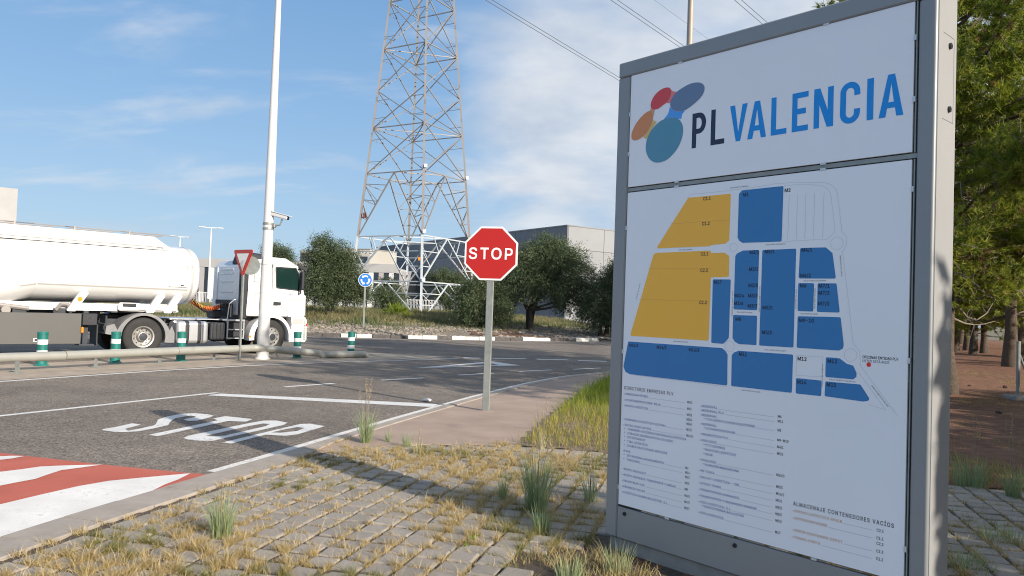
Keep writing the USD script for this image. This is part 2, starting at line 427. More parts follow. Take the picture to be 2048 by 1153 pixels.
for nm, c in {'print_yellow': (0.93, 0.48, 0.05), 'print_blue': (0.028, 0.185, 0.43), 'print_black': (0.006, 0.008, 0.014), 'print_navy': (0.012, 0.02, 0.05), 'print_bright_blue': (0.0, 0.25, 0.68),
              'print_text_blue': (0.008, 0.065, 0.27), 'print_tan': (0.52, 0.25, 0.08), 'print_grey': (0.2, 0.23, 0.28), 'print_dark_blue': (0.003, 0.008, 0.025), 'print_red': (0.78, 0.03, 0.02),
              'print_rose': (0.72, 0.2, 0.22), 'print_crimson': (0.62, 0.06, 0.065), 'print_slate': (0.13, 0.2, 0.32), 'print_azure': (0.07, 0.32, 0.78), 'print_teal': (0.085, 0.27, 0.38), 'print_orange': (0.62, 0.235, 0.09),
              'print_peach': (0.62, 0.33, 0.17), 'print_gold': (0.68, 0.46, 0.14), 'print_pale': (0.45, 0.47, 0.56)}.items():
    look(nm, c, 0.4)
look('sign_red', (0.42, 0.013, 0.010), 0.45)
look('sign_white', (0.78, 0.78, 0.77), 0.4)
look('sign_blue', (0.02, 0.16, 0.52), 0.4)
look('galvanised', (0.26, 0.28, 0.265), 0.5, metal=0.3, var=0.2, vscale=7, bump=0.05, bscale=80, stain=(0.19, 0.205, 0.195), stain_scale=3.0)
look('rail_pipe', (0.34, 0.34, 0.305), 0.55, metal=0.25, var=0.08, vscale=3, stain=(0.27, 0.265, 0.23), stain_scale=2.0)
look('pole_white', (0.62, 0.61, 0.6), 0.45, var=0.04, vscale=1.5, stain=(0.62, 0.6, 0.56), stain_scale=1.2)
look('pole_brown', (0.36, 0.3, 0.24), 0.55, metal=0.2, var=0.1, vscale=2)
look('bollard_green', (0.01, 0.15, 0.125), 0.5, var=0.12, vscale=6)
look('bollard_white', (0.72, 0.73, 0.72), 0.45, var=0.08, vscale=8)
look('truck_white', (0.7, 0.7, 0.69), 0.28, coat=0.5, var=0.02, vscale=1.0, stain=(0.62, 0.6, 0.56), stain_scale=0.9, stain_at=(0.6, 0.9))
look('tank_white', (0.7, 0.7, 0.69), 0.25, coat=0.6, var=0.015, vscale=0.6)
look('tank_line', (0.42, 0.41, 0.39), 0.5)
look('truck_grey', (0.09, 0.089, 0.084), 0.55, var=0.05, vscale=1.5)
look('fender_grey', (0.2, 0.2, 0.205), 0.6, var=0.14, vscale=4, stain=(0.33, 0.3, 0.26), stain_scale=3.0)
look('truck_black', (0.018, 0.02, 0.025), 0.55, var=0.3, vscale=4)
look('chassis', (0.03, 0.035, 0.045), 0.6, var=0.3, vscale=5)
look('rubber', (0.028, 0.027, 0.026), 0.8, var=0.25, vscale=5, bump=0.3, bscale=60)
look('rim_silver', (0.36, 0.355, 0.34), 0.45, metal=0.4, var=0.12, vscale=8, stain=(0.3, 0.27, 0.22), stain_scale=6.0)
look('tank_aluminium', (0.75, 0.76, 0.78), 0.3, metal=0.75, var=0.04, vscale=3)
look('lamp_orange', (0.85, 0.26, 0.02), 0.3)
look('lamp_red', (0.6, 0.04, 0.03), 0.3)
look('hose_orange', (0.8, 0.14, 0.02), 0.45)
look('hose_yellow', (0.7, 0.42, 0.04), 0.45)
look('hose_black', (0.02, 0.02, 0.025), 0.5)
M['cab_glass'] = usdkit.material(stage, '/World/Looks/cab_glass', {
    'f': ('fresnel', {'IOR': 1.5}), 't': ('transparent_bsdf', {'color': (0.16, 0.3, 0.27)}), 'g': ('glossy_bsdf', {'roughness': 0.02, 'color': (0.9, 1, 0.97)}), 'm': ('mix_closure', {})},
    [('f.fac', 'm.fac'), ('t.BSDF', 'm.closure1'), ('g.BSDF', 'm.closure2')], surface='m.closure')
look('seat_fabric', (0.06, 0.07, 0.075), 0.9)
look('pylon_paint', (0.48, 0.52, 0.54), 0.5, metal=0.1, var=0.1, vscale=0.8)
look('pylon_steel', (0.29, 0.27, 0.255), 0.55, metal=0.3, var=0.15, vscale=0.6)
look('pylon_red', (0.16, 0.05, 0.04), 0.6)
look('warehouse_panel', (0.27, 0.28, 0.29), 0.75, var=0.05, vscale=0.5, random_obj=0.04)
look('warehouse_grey', (0.15, 0.158, 0.172), 0.7, var=0.05, vscale=0.4, random_obj=0.05)
look('wall_white', (0.36, 0.345, 0.31), 0.85, var=0.05, vscale=0.3)
look('wall_concrete', (0.37, 0.365, 0.36), 0.85, var=0.08, vscale=0.4)
look('roof_grey', (0.25, 0.25, 0.25), 0.8)
look('dark_glass', (0.02, 0.025, 0.035), 0.12, spec=0.8)
look('green_glass', (0.06, 0.13, 0.12), 0.2)
look('fence_white', (0.66, 0.66, 0.64), 0.6)
look('bark', (0.1, 0.075, 0.055), 0.95, var=0.4, vscale=12, bump=1.0, bscale=25, bdist=0.04)
look('bark_olive', (0.085, 0.07, 0.055), 0.95, var=0.3, vscale=8, bump=1.0, bscale=14, bdist=0.05)
look('dead_twig', (0.24, 0.2, 0.165), 0.9, var=0.25, vscale=10)
look('wire', (0.14, 0.15, 0.17), 0.6, metal=0.3)
look('paper_litter', (0.75, 0.73, 0.7), 0.8, var=0.1, vscale=20)
look('mulch', (0.17, 0.085, 0.05), 0.95, var=0.5, vscale=14, bump=1.0, bscale=40, world=True, bdist=0.05)
look('cone_brown', (0.07, 0.045, 0.03), 0.9)
leaf_look('olive_leaf', [(0.0, (0.03, 0.05, 0.022)), (0.45, (0.072, 0.104, 0.045)), (0.8, (0.13, 0.155, 0.08)), (1.0, (0.21, 0.225, 0.14))], trans=0.25)
leaf_look('island_blade', [(0.0, (0.08, 0.11, 0.04)), (0.5, (0.16, 0.17, 0.07)), (0.8, (0.26, 0.22, 0.11)), (1.0, (0.36, 0.28, 0.16))], trans=0.3)
leaf_look('dark_leaf', [(0.0, (0.014, 0.03, 0.012)), (0.5, (0.03, 0.058, 0.022)), (1.0, (0.075, 0.11, 0.04))], trans=0.2)
leaf_look('needle', [(0.0, (0.075, 0.115, 0.015)), (0.5, (0.20, 0.25, 0.024)), (0.85, (0.33, 0.35, 0.045)), (1.0, (0.26, 0.17, 0.07))], rough=0.5, trans=0.4)
leaf_look('dry_blade', [(0.0, (0.15, 0.17, 0.05)), (0.25, (0.29, 0.24, 0.09)), (0.6, (0.47, 0.35, 0.155)), (1.0, (0.6, 0.47, 0.28))], trans=0.25)
leaf_look('green_blade', [(0.0, (0.12, 0.2, 0.018)), (0.5, (0.24, 0.29, 0.03)), (0.8, (0.36, 0.31, 0.07)), (1.0, (0.46, 0.33, 0.13))], trans=0.42)
leaf_look('tuft_blade', [(0.0, (0.21, 0.29, 0.14)), (0.5, (0.34, 0.40, 0.20)), (0.8, (0.46, 0.45, 0.25)), (1.0, (0.56, 0.46, 0.28))], trans=0.4)
leaf_look('rusty_leaf', [(0.0, (0.14, 0.075, 0.05)), (1.0, (0.27, 0.16, 0.11))], trans=0.2)
look('print_lavender', (0.66, 0.65, 0.72), 0.4)
look('green_cab_glass', (0.008, 0.026, 0.023), 0.06, spec=0.7)

# measured outlines: the print on the sign (metres on its face: along, up) and the paint on the road
MAP_YELLOW = {'C1': [(0.491,2.342),(0.787,2.34),(0.795,2.335),(0.792,2.061),(0.768,2.043),(0.666,2.038),(0.665,2.031),(0.269,2.033),(0.26,2.041)], 'C2': [(0.25,2.004),(0.665,2.005),(0.667,1.99),(0.762,1.989),(0.795,1.967),(0.796,1.844),(0.672,1.842),(0.668,1.458),(0.065,1.458),(0.063,1.471),(0.232,1.99)]}
MAP_BLUE = {'M17': [(0.686,1.83),(0.81,1.828),(0.807,1.481),(0.779,1.451),(0.765,1.444),(0.687,1.446)],
 'M1': [(0.87,2.353),(1.132,2.353),(1.129,2.039),(0.882,2.042),(0.86,2.055),(0.848,2.076),(0.849,2.333)],
 'M3': [(0.886,1.997),(0.991,1.997),(0.988,1.649),(0.834,1.651),(0.836,1.966),(0.846,1.98)],
 'M5': [(1.011,1.995),(1.217,1.996),(1.215,1.449),(1.006,1.448)],
 'M4': [(1.24,1.994),(1.246,1.998),(1.385,1.997),(1.423,1.965),(1.445,1.828),(1.241,1.83),(1.235,1.839)],
 'M6': [(1.234,1.805),(1.325,1.804),(1.324,1.65),(1.234,1.651)],
 'M7': [(1.345,1.804),(1.449,1.803),(1.47,1.648),(1.344,1.649)],
 'M9': [(1.235,1.619),(1.244,1.623),(1.475,1.624),(1.495,1.48),(1.49,1.459),(1.47,1.448),(1.234,1.449)],
 'M8': [(0.832,1.618),(0.988,1.618),(0.989,1.449),(0.876,1.449),(0.848,1.461),(0.832,1.482)],
 'M11': [(0.874,1.41),(1.214,1.41),(1.212,1.199),(0.831,1.2),(0.83,1.381),(0.843,1.397)],
 'M16': [(0.045,1.42),(0.762,1.419),(0.787,1.403),(0.802,1.382),(0.805,1.204),(0.797,1.2),(0.066,1.204),(0.03,1.216),(0.011,1.249),(0.015,1.274)],
 'M13': [(1.4,1.409),(1.474,1.408),(1.513,1.382),(1.547,1.375),(1.565,1.339),(1.565,1.319),(1.549,1.304),(1.399,1.303)],
 'M14': [(1.234,1.283),(1.38,1.282),(1.379,1.199),(1.235,1.198)],
 'M15': [(1.4,1.28),(1.586,1.281),(1.634,1.213),(1.627,1.202),(1.604,1.195),(1.398,1.201)]}
MAP_LINES = [[(1.233,1.406),(1.384,1.411),(1.381,1.303),(1.234,1.297),(1.233,1.406)],
 [(1.168,2.3),(1.165,2.049)],
 [(1.217,2.299),(1.216,2.047)],
 [(1.266,2.297),(1.266,2.05)],
 [(1.316,2.298),(1.315,2.051)],
 [(1.369,2.299),(1.367,2.051)],
 [(1.048,2.371),(1.218,2.366),(1.368,2.35),(1.409,2.332),(1.438,2.301),(1.447,2.253),(1.471,2.079),(1.496,2.05),(1.499,2.006),(1.477,1.969),(1.506,1.769),(1.544,1.489),(1.579,1.454),(1.584,1.378),(1.772,1.144)],
 [(1.135,2.355),(1.237,2.351),(1.351,2.335),(1.386,2.314),(1.405,2.287),(1.434,2.092),(1.432,2.076),(1.392,2.041),(1.133,2.039)],
 [(1.578,1.34),(1.715,1.166),(1.631,1.183)],
 [(0.487,2.342),(0.508,2.362),(0.783,2.359),(1.048,2.367)],
 [(0.106,1.202),(0.806,1.193)],
 [(0.365,2.186),(0.79,2.184)],
 [(0.201,1.901),(0.673,1.898)],
 [(0.122,1.701),(0.666,1.697)]]
MAP_CIRCLES = [(0.824,2.017,0.024),(1.446,2.016,0.034),(0.814,1.432,0.032),(1.532,1.429,0.033)]
MAP_LABELS = [('C1.1',0.6,2.316),('C1.2',0.597,2.162),('C2.1',0.594,1.976),('C2.2',0.594,1.876),('M1',0.876,2.316),('M17',0.694,1.803),('M3/1',0.928,1.975),('M3/2',0.927,1.877),('M3/5',0.926,1.783),('M5/1',1.025,1.976),('M2',1.138,2.317),('M4/1',1.247,1.977),('M4/2',1.243,1.837),('M6',1.244,1.781),('M7/1',1.349,1.78),('C2.3',0.592,1.679),('M3/4',0.837,1.723),('M3/3',0.926,1.724),('M3/6',0.835,1.678),('M3/7',0.925,1.664),('M8',0.847,1.585),('M16/1',0.053,1.387),('M16/2',0.28,1.387),('M16/3',0.526,1.386),('M11',0.876,1.382),('M5/2',1.02,1.656),('M5/3',1.02,1.515),('M7/2',1.349,1.742),('M7/3',1.349,1.685),('M9-10',1.243,1.591),('M12',1.239,1.381),('M13',1.408,1.38),('M14',1.24,1.254),('M15',1.406,1.255)]
LOGO = {'red': [(0.176,2.966),(0.173,2.993),(0.19,3.03),(0.222,3.057),(0.261,3.074),(0.301,3.077),(0.325,3.069),(0.337,3.051),(0.338,3.028),(0.327,3.001),(0.305,2.976),(0.273,2.965),(0.242,2.948),(0.209,2.946),(0.185,2.953)],
 'rose': [(0.336,3.054),(0.349,3.041),(0.382,3.032),(0.349,3.007),(0.33,2.968),(0.317,2.97),(0.301,2.975),(0.327,3.001),(0.339,3.028)],
 'slate': [(0.381,3.033),(0.419,3.048),(0.471,3.063),(0.523,3.065),(0.567,3.053),(0.59,3.027),(0.59,2.999),(0.57,2.965),(0.527,2.936),(0.476,2.91),(0.439,2.899),(0.401,2.9),(0.362,2.914),(0.336,2.938),(0.329,2.965),(0.343,3.001)],
 'azure': [(0.328,2.946),(0.336,2.937),(0.362,2.913),(0.401,2.899),(0.448,2.899),(0.428,2.88),(0.421,2.851),(0.402,2.854),(0.355,2.874),(0.316,2.875),(0.281,2.869),(0.311,2.895),(0.324,2.917)],
 'teal': [(0.316,2.874),(0.355,2.873),(0.402,2.856),(0.43,2.819),(0.439,2.786),(0.437,2.742),(0.416,2.688),(0.379,2.642),(0.326,2.603),(0.271,2.591),(0.222,2.595),(0.177,2.622),(0.147,2.672),(0.142,2.719),(0.154,2.771),(0.182,2.813),(0.229,2.851),(0.269,2.868)],
 'orange': [(0.166,2.948),(0.19,2.93),(0.199,2.896),(0.188,2.858),(0.165,2.822),(0.133,2.79),(0.092,2.77),(0.05,2.764),(0.024,2.776),(0.016,2.801),(0.026,2.837),(0.054,2.88),(0.095,2.917),(0.136,2.94)],
 'peach': [(0.175,2.96),(0.183,2.953),(0.209,2.945),(0.202,2.915),(0.198,2.903),(0.19,2.93),(0.166,2.949)],
 'yellow': [(0.199,2.883),(0.208,2.872),(0.23,2.863),(0.19,2.821),(0.161,2.783),(0.146,2.759),(0.134,2.77),(0.118,2.778),(0.135,2.791),(0.167,2.823),(0.19,2.859)]}
ROAD_S = [(-4.44,9.72),(-4.59,10.11),(-4.59,10.4),(-4.53,10.66),(-4.39,10.77),(-4.19,10.72),(-4.05,10.6),(-4.04,10.44),(-4.08,10.12),(-4.18,10.07),(-4.29,10.19),(-4.23,10.4),(-4.26,10.52),(-4.37,10.48),(-4.43,10.27),(-4.37,9.98),(-4.27,9.69),(-4.32,9.4),(-4.39,9.17),(-4.51,9.08),(-4.62,9.07),(-4.82,9.16),(-4.85,9.23),(-4.79,9.39),(-4.74,9.73),(-4.59,9.65),(-4.62,9.31),(-4.52,9.18),(-4.47,9.34),(-4.42,9.62)]
ROAD_T = [(-3.89,10.6),(-3.45,10.42),(-3.46,10.18),(-3.7,10.18),(-4.03,8.89),(-4.17,8.95),(-3.84,10.2),(-3.96,10.35)]
ROAD_O = [(-3.71,8.83),(-3.72,8.98),(-3.38,10.07),(-3.27,10.32),(-3.12,10.37),(-2.92,10.22),(-2.91,10.02),(-3.27,8.9),(-3.33,8.71),(-3.47,8.7),(-3.62,8.75)]
ROAD_OI = [(-3.53,9.02),(-3.3,9.83),(-3.2,10.08),(-3.1,10.05),(-3.1,9.87),(-3.33,9.08),(-3.42,9)]
ROAD_P = [(-3.19,8.63),(-2.83,9.83),(-2.73,10.14),(-2.62,10.2),(-2.38,10.04),(-2.41,9.88),(-2.54,9.34),(-2.65,9.21),(-2.9,9.24),(-3.07,8.6)]
ROAD_PI_ = [(-2.88,9.41),(-2.79,9.69),(-2.69,9.88),(-2.59,9.83),(-2.61,9.59),(-2.77,9.41)]
STOP_LINE = [(-5.03,12.82),(-4.92,13.13),(-1.14,12.74),(-1.23,12.33)]
STR1 = [(-4.92,7.49),(-4.83,7.53),(-4.71,7.54),(-4.75,7.41),(-4.81,7.33)]
STR2 = [(-4.49,6.84),(-4.38,6.97),(-4.29,7.11),(-4.06,7.21),(-3.81,7.28),(-3.92,7.13),(-4.03,6.99),(-4.04,6.8),(-4.04,6.63),(-4.11,6.48),(-4.16,6.36)]
STR3 = [(-3.79,5.8),(-3.68,6.12),(-3.56,6.43),(-3.42,6.65),(-3.2,6.82),(-2.88,7.05),(-2.88,6.79),(-2.91,6.59),(-2.91,6.36),(-2.92,6.19),(-2.98,6.02),(-3.1,5.67),(-3.19,5.32),(-3.25,5)]
RED = [(-5.04,7.67),(-4.66,7.55),(-3.79,7.29),(-2.89,7.07),(-2.66,7.04),(-2.88,6.15),(-2.95,5.97),(-3.08,5.64),(-3.17,5.29),(-3.23,4.96)]
YT = [(-2.47,20.06),(-0.74,23.31),(-0.52,23.62),(0.32,22.37)]
YTI = [(-1.84,20.73),(-0.6,22.92),(-0.28,22.16)]
DRAIN = [(-2.48,24.34),(-1.99,24.61)]

# ------------------------------------------------------------------ the ground and the roads
KERB = np.array([(-3.62, 3.0), (-3.45, 4.0), (-3.25, 4.99), (-3.15, 5.4), (-3.01, 5.85), (-2.87, 6.33), (-2.67, 7.02), (-2.5, 7.51), (-2.27, 8.32), (-2.02, 9.19), (-1.62, 10.54), (-1.06, 12.35), (-0.43, 14.3), (0.45, 16.8), (1.43, 19.0),
                 (2.59, 20.7), (4.4, 23.0), (6.6, 26.4), (8.8, 30.4), (13.5, 34.8), (20, 41.5), (25, 49.5), (28.6, 60), (28.5, 78), (24, 90)])


def resample(p, step):
    ls = LineString(p)
    return np.array([ls.interpolate(d).coords[0] for d in np.arange(0, ls.length, step)])


def offset(p, d):
    """The polyline moved to its right by d (d may vary along it)."""
    t = unit(np.gradient(p, axis=0))
    return p + np.stack([t[:, 1], -t[:, 0]], 1) * np.broadcast_to(d, (len(p),))[:, None]


K = resample(KERB, 0.25)
for _ in range(6):
    K[1:-1] = (K[:-2] + 2 * K[1:-1] + K[2:]) / 4
KW = np.interp(K[:, 1], [7.6, 8.8], [0.36, 0.17])
KI = offset(K, KW)

obj('ground', sheet(sbox(-900, -300, 900, 1500), -0.06), 'far_soil', kind='structure', label='flat dry ground reaching out to the horizon')
road = thing('road', label='worn grey asphalt road and roundabout lane with white markings', kind='structure')
road_poly = Polygon([(-90, -20)] + [tuple(p) for p in np.vstack([[(-4.3, -20)], K])] + [(20, 100), (0, 112), (-60, 108), (-90, 70)])
obj('asphalt', sheet(road_poly, 0.0), 'asphalt', road)
Z1 = 0.004


def line_poly(pts, w):
    return LineString(pts).buffer(w / 2, cap_style=2, join_style=1)


def mark(name, poly, mat='road_white', z=Z1, **k):
    return obj(name, sheet(poly, z), mat, road, **k)


def chop(poly):
    return poly


RED_P, STRIPES = Polygon(RED), [Polygon(STR1), Polygon(STR2), Polygon(STR3)]
# the crossing goes on to the left of the picture in the same way
d_long = np.array([-0.19, -0.98])
red_big = Polygon([(-11.0, 8.3), (-8.0, 8.35), (-5.9, 8.15)] + [tuple(p) for p in RED[:5]] + [tuple(p) for p in K[(K[:, 1] > 3.4) & (K[:, 1] < 7.02)][::-1] - [0.015, 0]] + [(-4.2, 3.2), (-12, 3.4)]).buffer(0)
mark('crossing_red', red_big, 'road_red', label='faded red paint of the pedestrian crossing')
stripe3 = Polygon(STR3)
for s in STRIPES:
    x0 = np.array(s.exterior.coords)
    e0, e1 = x0[0], x0[len(x0) - 2]
    dv = np.array([-0.42, -0.9])
    s2 = s.union(Polygon([tuple(e0), tuple(e0 + dv * 3), tuple(e1 + dv * 3), tuple(e1)]).buffer(0.001)).buffer(0).intersection(Polygon([(-14, 0), (14, 0), (14, 14), (-14, 14)]).difference(Polygon([tuple(p) for p in K[K[:, 1] < 9]] + [(9, 9), (9, 0)])))
    mark('crossing_stripe', s2, 'worn_white', Z1 + 0.004)
LETTERS = unary_union([Polygon(ROAD_S), Polygon(ROAD_T), Polygon(ROAD_O).difference(Polygon(ROAD_OI)), Polygon(ROAD_P).difference(Polygon(ROAD_PI_))])
for nm, g in (('S', Polygon(ROAD_S).buffer(0)), ('T', Polygon(ROAD_T)), ('O', Polygon(ROAD_O).difference(Polygon(ROAD_OI))), ('P', Polygon(ROAD_P).difference(Polygon(ROAD_PI_)))):
    mark('stop_letter', g, label=f'white road letter {nm}')
mark('stop_line', Polygon(STOP_LINE))
mark('lane_line', line_poly([(-8.4, 5.5), (-7.5, 7.7), (-6.55, 9.98), (-5.02, 13.26)], 0.11))
mark('kerb_line', line_poly(np.vstack([offset(K[(K[:, 1] > 7.0) & (K[:, 1] < 34)], -0.09)]), 0.15), 'edge_white')
mark('median_line', line_poly([(-10.6, 10.9), (-9.11, 13.76), (-7.63, 16.97), (-6.4, 19.1), (-5.12, 20.75), (-4.02, 21.9), (-2.76, 23.28), (-1.64, 24.63)], 0.13))
for a, b in (((-4.23, 14.52), (-3.51, 15.47)), ((-2.74, 16.48), (-1.93, 17.35)), ((-1.21, 18.38), (-0.39, 19.31)), ((0.26, 20.13), (1.16, 21.05)), ((1.8, 21.55), (2.67, 22.45))):
    mark('dash', line_poly([a, b], 0.12))
for a, b in (((-0.57, 25.2), (0.55, 25.6)), ((0.91, 25.5), (1.96, 25.75)), ((2.29, 25.6), (3.25, 25.65)), ((3.7, 25.9), (4.7, 26.3)), ((-1.5, 24.9), (-0.95, 25.05))):
    mark('give_way_dash', line_poly([a, b], 0.32))
mark('give_way_triangle', Polygon(YT).difference(Polygon(YTI)))
mark('ring_line', line_poly([(-14.8 + 32.75 * math.cos(a), 68.6 + 32.75 * math.sin(a)) for a in np.linspace(-PI * 0.95, -0.1, 90)], 0.14))
mark('drain_slot', line_poly([(-2.47, 24.55), (-1.85, 24.95)], 0.16), 'bolt_black', 0.008)

# median strip with the guardrail
MED = [(-12.9, 6.0), (-10.75, 10.9), (-9.26, 13.76), (-7.78, 17.0), (-6.55, 19.2), (-5.26, 20.9), (-4.16, 22.05), (-2.9, 23.45), (-1.8, 24.8), (-2.6, 25.3), (-4.2, 25.9), (-5.8, 25.9), (-8.1, 22.6), (-9.6, 19.9), (-11.2, 16.9), (-13.0, 12.9), (-15.5, 6.0)]
obj('median', sheet(Polygon(MED), 0.006), 'median_surface', kind='structure', label='dusty brown median strip under the guardrail')

def bumpy(poly, step, z0, amp, sc, lift=0.0):
    """A sheet on a grid, gently uneven."""
    x0, y0, x1, y1 = poly.bounds
    nx, ny = int((x1 - x0) / step) + 2, int((y1 - y0) / step) + 2
    gx, gy = np.meshgrid(x0 + np.arange(nx) * step, y0 + np.arange(ny) * step)
    p = np.stack([gx, gy], -1)
    import shapely
    inside = shapely.contains_xy(poly.buffer(0.02), gx, gy)
    import shapely as shp
    rim = np.clip(shp.distance(shp.points(gx, gy), poly.exterior) / 0.45, 0, 1) * shp.contains_xy(poly, gx, gy)
    z = z0 + rim * lift + rim * amp * (meshkit.fbm(np.stack([gx / sc, gy / sc, 0 * gx], -1), 4) - 0.35)
    v = np.stack([gx, gy, z], -1).reshape(-1, 3)
    i = (np.arange(ny - 1)[:, None] * nx + np.arange(nx - 1)[None]).ravel()
    ok = (inside[:-1, :-1] & inside[1:, :-1] & inside[:-1, 1:] & inside[1:, 1:]).ravel()
    i = i[ok]
    f = np.vstack([np.stack([i, i + 1, i + nx + 1], 1), np.stack([i, i + nx + 1, i + nx], 1)])
    used, inv = np.unique(f, return_inverse=True)
    return v[used], inv.reshape(f.shape)


# pavement, paved apron, verges
OUT_R = [(60, 60), (60, -20), (-4.0, -20)]
walk_edge = [(0.22, 9.02), (0.42, 10.2), (0.9, 12.6), (1.5, 15.2), (2.3, 17.9), (3.6, 20.3), (5.4, 22.9), (7.5, 26.4), (9.9, 30.4), (14.4, 34.4), (21, 41.0)]
wi = KI[(K[:, 1] > 7.9) & (K[:, 1] < 40)]
walk = Polygon([tuple(p) for p in wi] + [tuple(p) for p in walk_edge[::-1]] + [(-0.88, 8.9), (-1.75, 8.45)]).buffer(0)
obj('pavement', extr(walk, -0.04, 0.022), 'walk_concrete', kind='structure', label='pinkish concrete pavement curving along the kerb behind the stop sign')
apron_far = [(-1.75, 8.45), (-0.88, 8.9), (0.22, 9.02), (1.3, 8.75), (4.3, 7.62), (6.0, 7.15), (7.5, 6.9)]
ki = KI[(K[:, 1] < 8.35)]
apron_poly = Polygon([tuple(p) for p in ki] + apron_far + [(7.5, 0.5), (0, 0.5), (-3.2, 0.5)]).buffer(0)
apron = thing('paved_apron', label='apron of small grey square pavers with weeds in the joints', kind='structure')
obj('bedding', join([bumpy(apron_poly, 0.07, 0.017, 0.012, 0.15), sheet(apron_poly, 0.009)]), 'bedding', apron)
dirt_poly = Polygon([(1.3, 8.75), (4.3, 7.62), (6.0, 7.15), (7.5, 6.9), (60, 2), (75, 60), (60, 104), (12, 104), (27, 78), (28, 60), (24, 49.5), (21, 43), (14.4, 36), (9.9, 31), (7.5, 27), (5.4, 23.3), (5.0, 20), (4.2, 16), (3.2, 12.0), (2.0, 9.2)]).buffer(0)


obj('dirt_ground', sheet(dirt_poly, 0.0), 'red_soil', kind='structure', label='red earth with pine litter under the pine trees')
near_dirt = dirt_poly.intersection(sbox(1, 5, 24, 34))
obj('dirt_ground', bumpy(near_dirt, 0.25, 0.012, 0.12, 1.3, 0.02), 'red_soil', kind='structure', smooth=True, label='uneven red earth and pine litter right of the sign')
verge_poly = Polygon([(0.22, 9.05), (0.42, 10.2), (0.9, 12.6), (1.5, 15.2), (2.3, 17.9), (3.6, 20.3), (5.2, 21.5), (5.0, 18), (4.2, 14.5), (3.2, 11.0), (2.2, 8.6), (1.3, 8.8)])
obj('verge', bumpy(verge_poly.buffer(0.12), 0.08, 0.026, 0.08, 0.9), 'dry_soil', kind='structure', smooth=True, label='earth verge under the grass beside the pavement')

# kerb stones: grey along the pavement; black and white round the island
kerb = thing('kerb', label='low grey concrete kerb along the near side of the road', kind='structure')


def kerb_run(inner, outer, i0, i1, z, par, name, mat, gap=0.006, bev=0.018):
    a, b = inner[i0:i1 + 1].copy(), outer[i0:i1 + 1].copy()
    da, db = unit(a[1] - a[0]), unit(a[-1] - a[-2])
    a[0] += da * gap; b[0] += da * gap; a[-1] -= db * gap; b[-1] -= db * gap
    n = len(a)
    t = unit(b - a)
    rows = [np.column_stack([a, np.full(n, -0.05)]), np.column_stack([a, np.full(n, z - bev)]), np.column_stack([a + t * bev, np.full(n, z)]), np.column_stack([b - t * 0.006, np.full(n, z)]), np.column_stack([b, np.full(n, z - 0.006)]), np.column_stack([b, np.full(n, -0.05)])]
    v = np.stack(rows, 1).reshape(-1, 3)
    f = []
    for i in range(n - 1):
        for j in range(5):
            f.append([i * 6 + j, (i + 1) * 6 + j, (i + 1) * 6 + j + 1, i * 6 + j + 1])
    f = np.array(f)
    tri = np.vstack([f[:, [0, 1, 2]], f[:, [0, 2, 3]]])
    cap = [[0, k + 1, k + 2] for k in range(4)]
    e = (n - 1) * 6
    tri = np.vstack([tri, cap, [[e, e + k + 2, e + k + 1] for k in range(4)]])
    return obj(name, (v, tri), mat, par)


i = 0
while i < len(K) - 5 and K[i, 1] < 60:
    st = 2 if K[i, 1] < 9 else 4
    kerb_run(K, KI, i, i + st, 0.032 + 0.004 * rng.random(), kerb, 'kerb_stone', 'kerb_concrete')
    i += st

# pavers
ga = math.radians(74.5)
gu, gv = np.array([math.sin(ga), -math.cos(ga)]), np.array([math.cos(ga), math.sin(ga)])
g0 = np.array([-1.06, 4.90])
PU, PV = 0.197, 0.187
SIGN_O, SIGN_EX, SIGN_IN = np.array([0.7563, 5.135]), np.array([0.6646, -0.7472]), np.array([0.7472, 0.6646])


def bare(p):
    """Ground where the pavers are missing: the bed round the big sign."""
    q = p - SIGN_O
    u, w = q @ SIGN_EX, q @ SIGN_IN
    wob = 0.2 * (meshkit.noise(np.array([p[0] * 1.7, p[1] * 1.7, 3.0])) - 0.5)
    return -0.25 < u < 2.25 and -0.72 + wob < w < 0.55 + wob


cells, inner = [], apron_poly.buffer(-0.06)
for a in range(-40, 60):
    for b in range(-30, 40):
        c = g0 + gu * (a * PU) + gv * (b * PV)
        if c[1] < 2.6 or not (-4 < c[0] < 7.2):
            continue
        if abs(c[0]) / max(c[1], 0.1) > 0.74:
            continue
        if inner.contains(Point(*c)) and not bare(c):
            cells.append((c, a, b))


def paver(c, a, b):
    hu, hv = 0.0895 - 0.006 * rng.random(), 0.0855 - 0.005 * rng.random()
    yaw = rng.normal(0, 0.018)
    zc = 0.032 + rng.normal(0, 0.0028) + 0.02 * (meshkit.noise(np.array([c[0] * 0.7, c[1] * 0.7, 1.0])) - 0.5)
    tilt = rng.normal(0, 0.016, 2)
    cu = gu * math.cos(yaw) + gv * math.sin(yaw); cv = gv * math.cos(yaw) - gu * math.sin(yaw)
    c = c + gu * rng.normal(0, 0.003) + gv * rng.normal(0, 0.003)
    ring = []
    for k, (s, dz) in enumerate(((1.0, -0.06), (1.0, -0.010), (0.93, -0.002), (0.83, 0.0))):
        for su, sv in ((-1, -1), (1, -1), (1, 1), (-1, 1)):
            j = rng.normal(0, 0.0022, 2) if k else (0, 0)
            p = c + cu * (su * hu * s + j[0]) + cv * (sv * hv * s + j[1])
            ring.append([p[0], p[1], zc + dz + (tilt[0] * su * hu + tilt[1] * sv * hv if k else 0)])
    f = [[12, 13, 14, 15]] + [[r * 4 + k, r * 4 + (k + 1) % 4, r * 4 + 4 + (k + 1) % 4, r * 4 + 4 + k] for r in range(3) for k in range(4)]
    return np.array(ring), np.array(f)


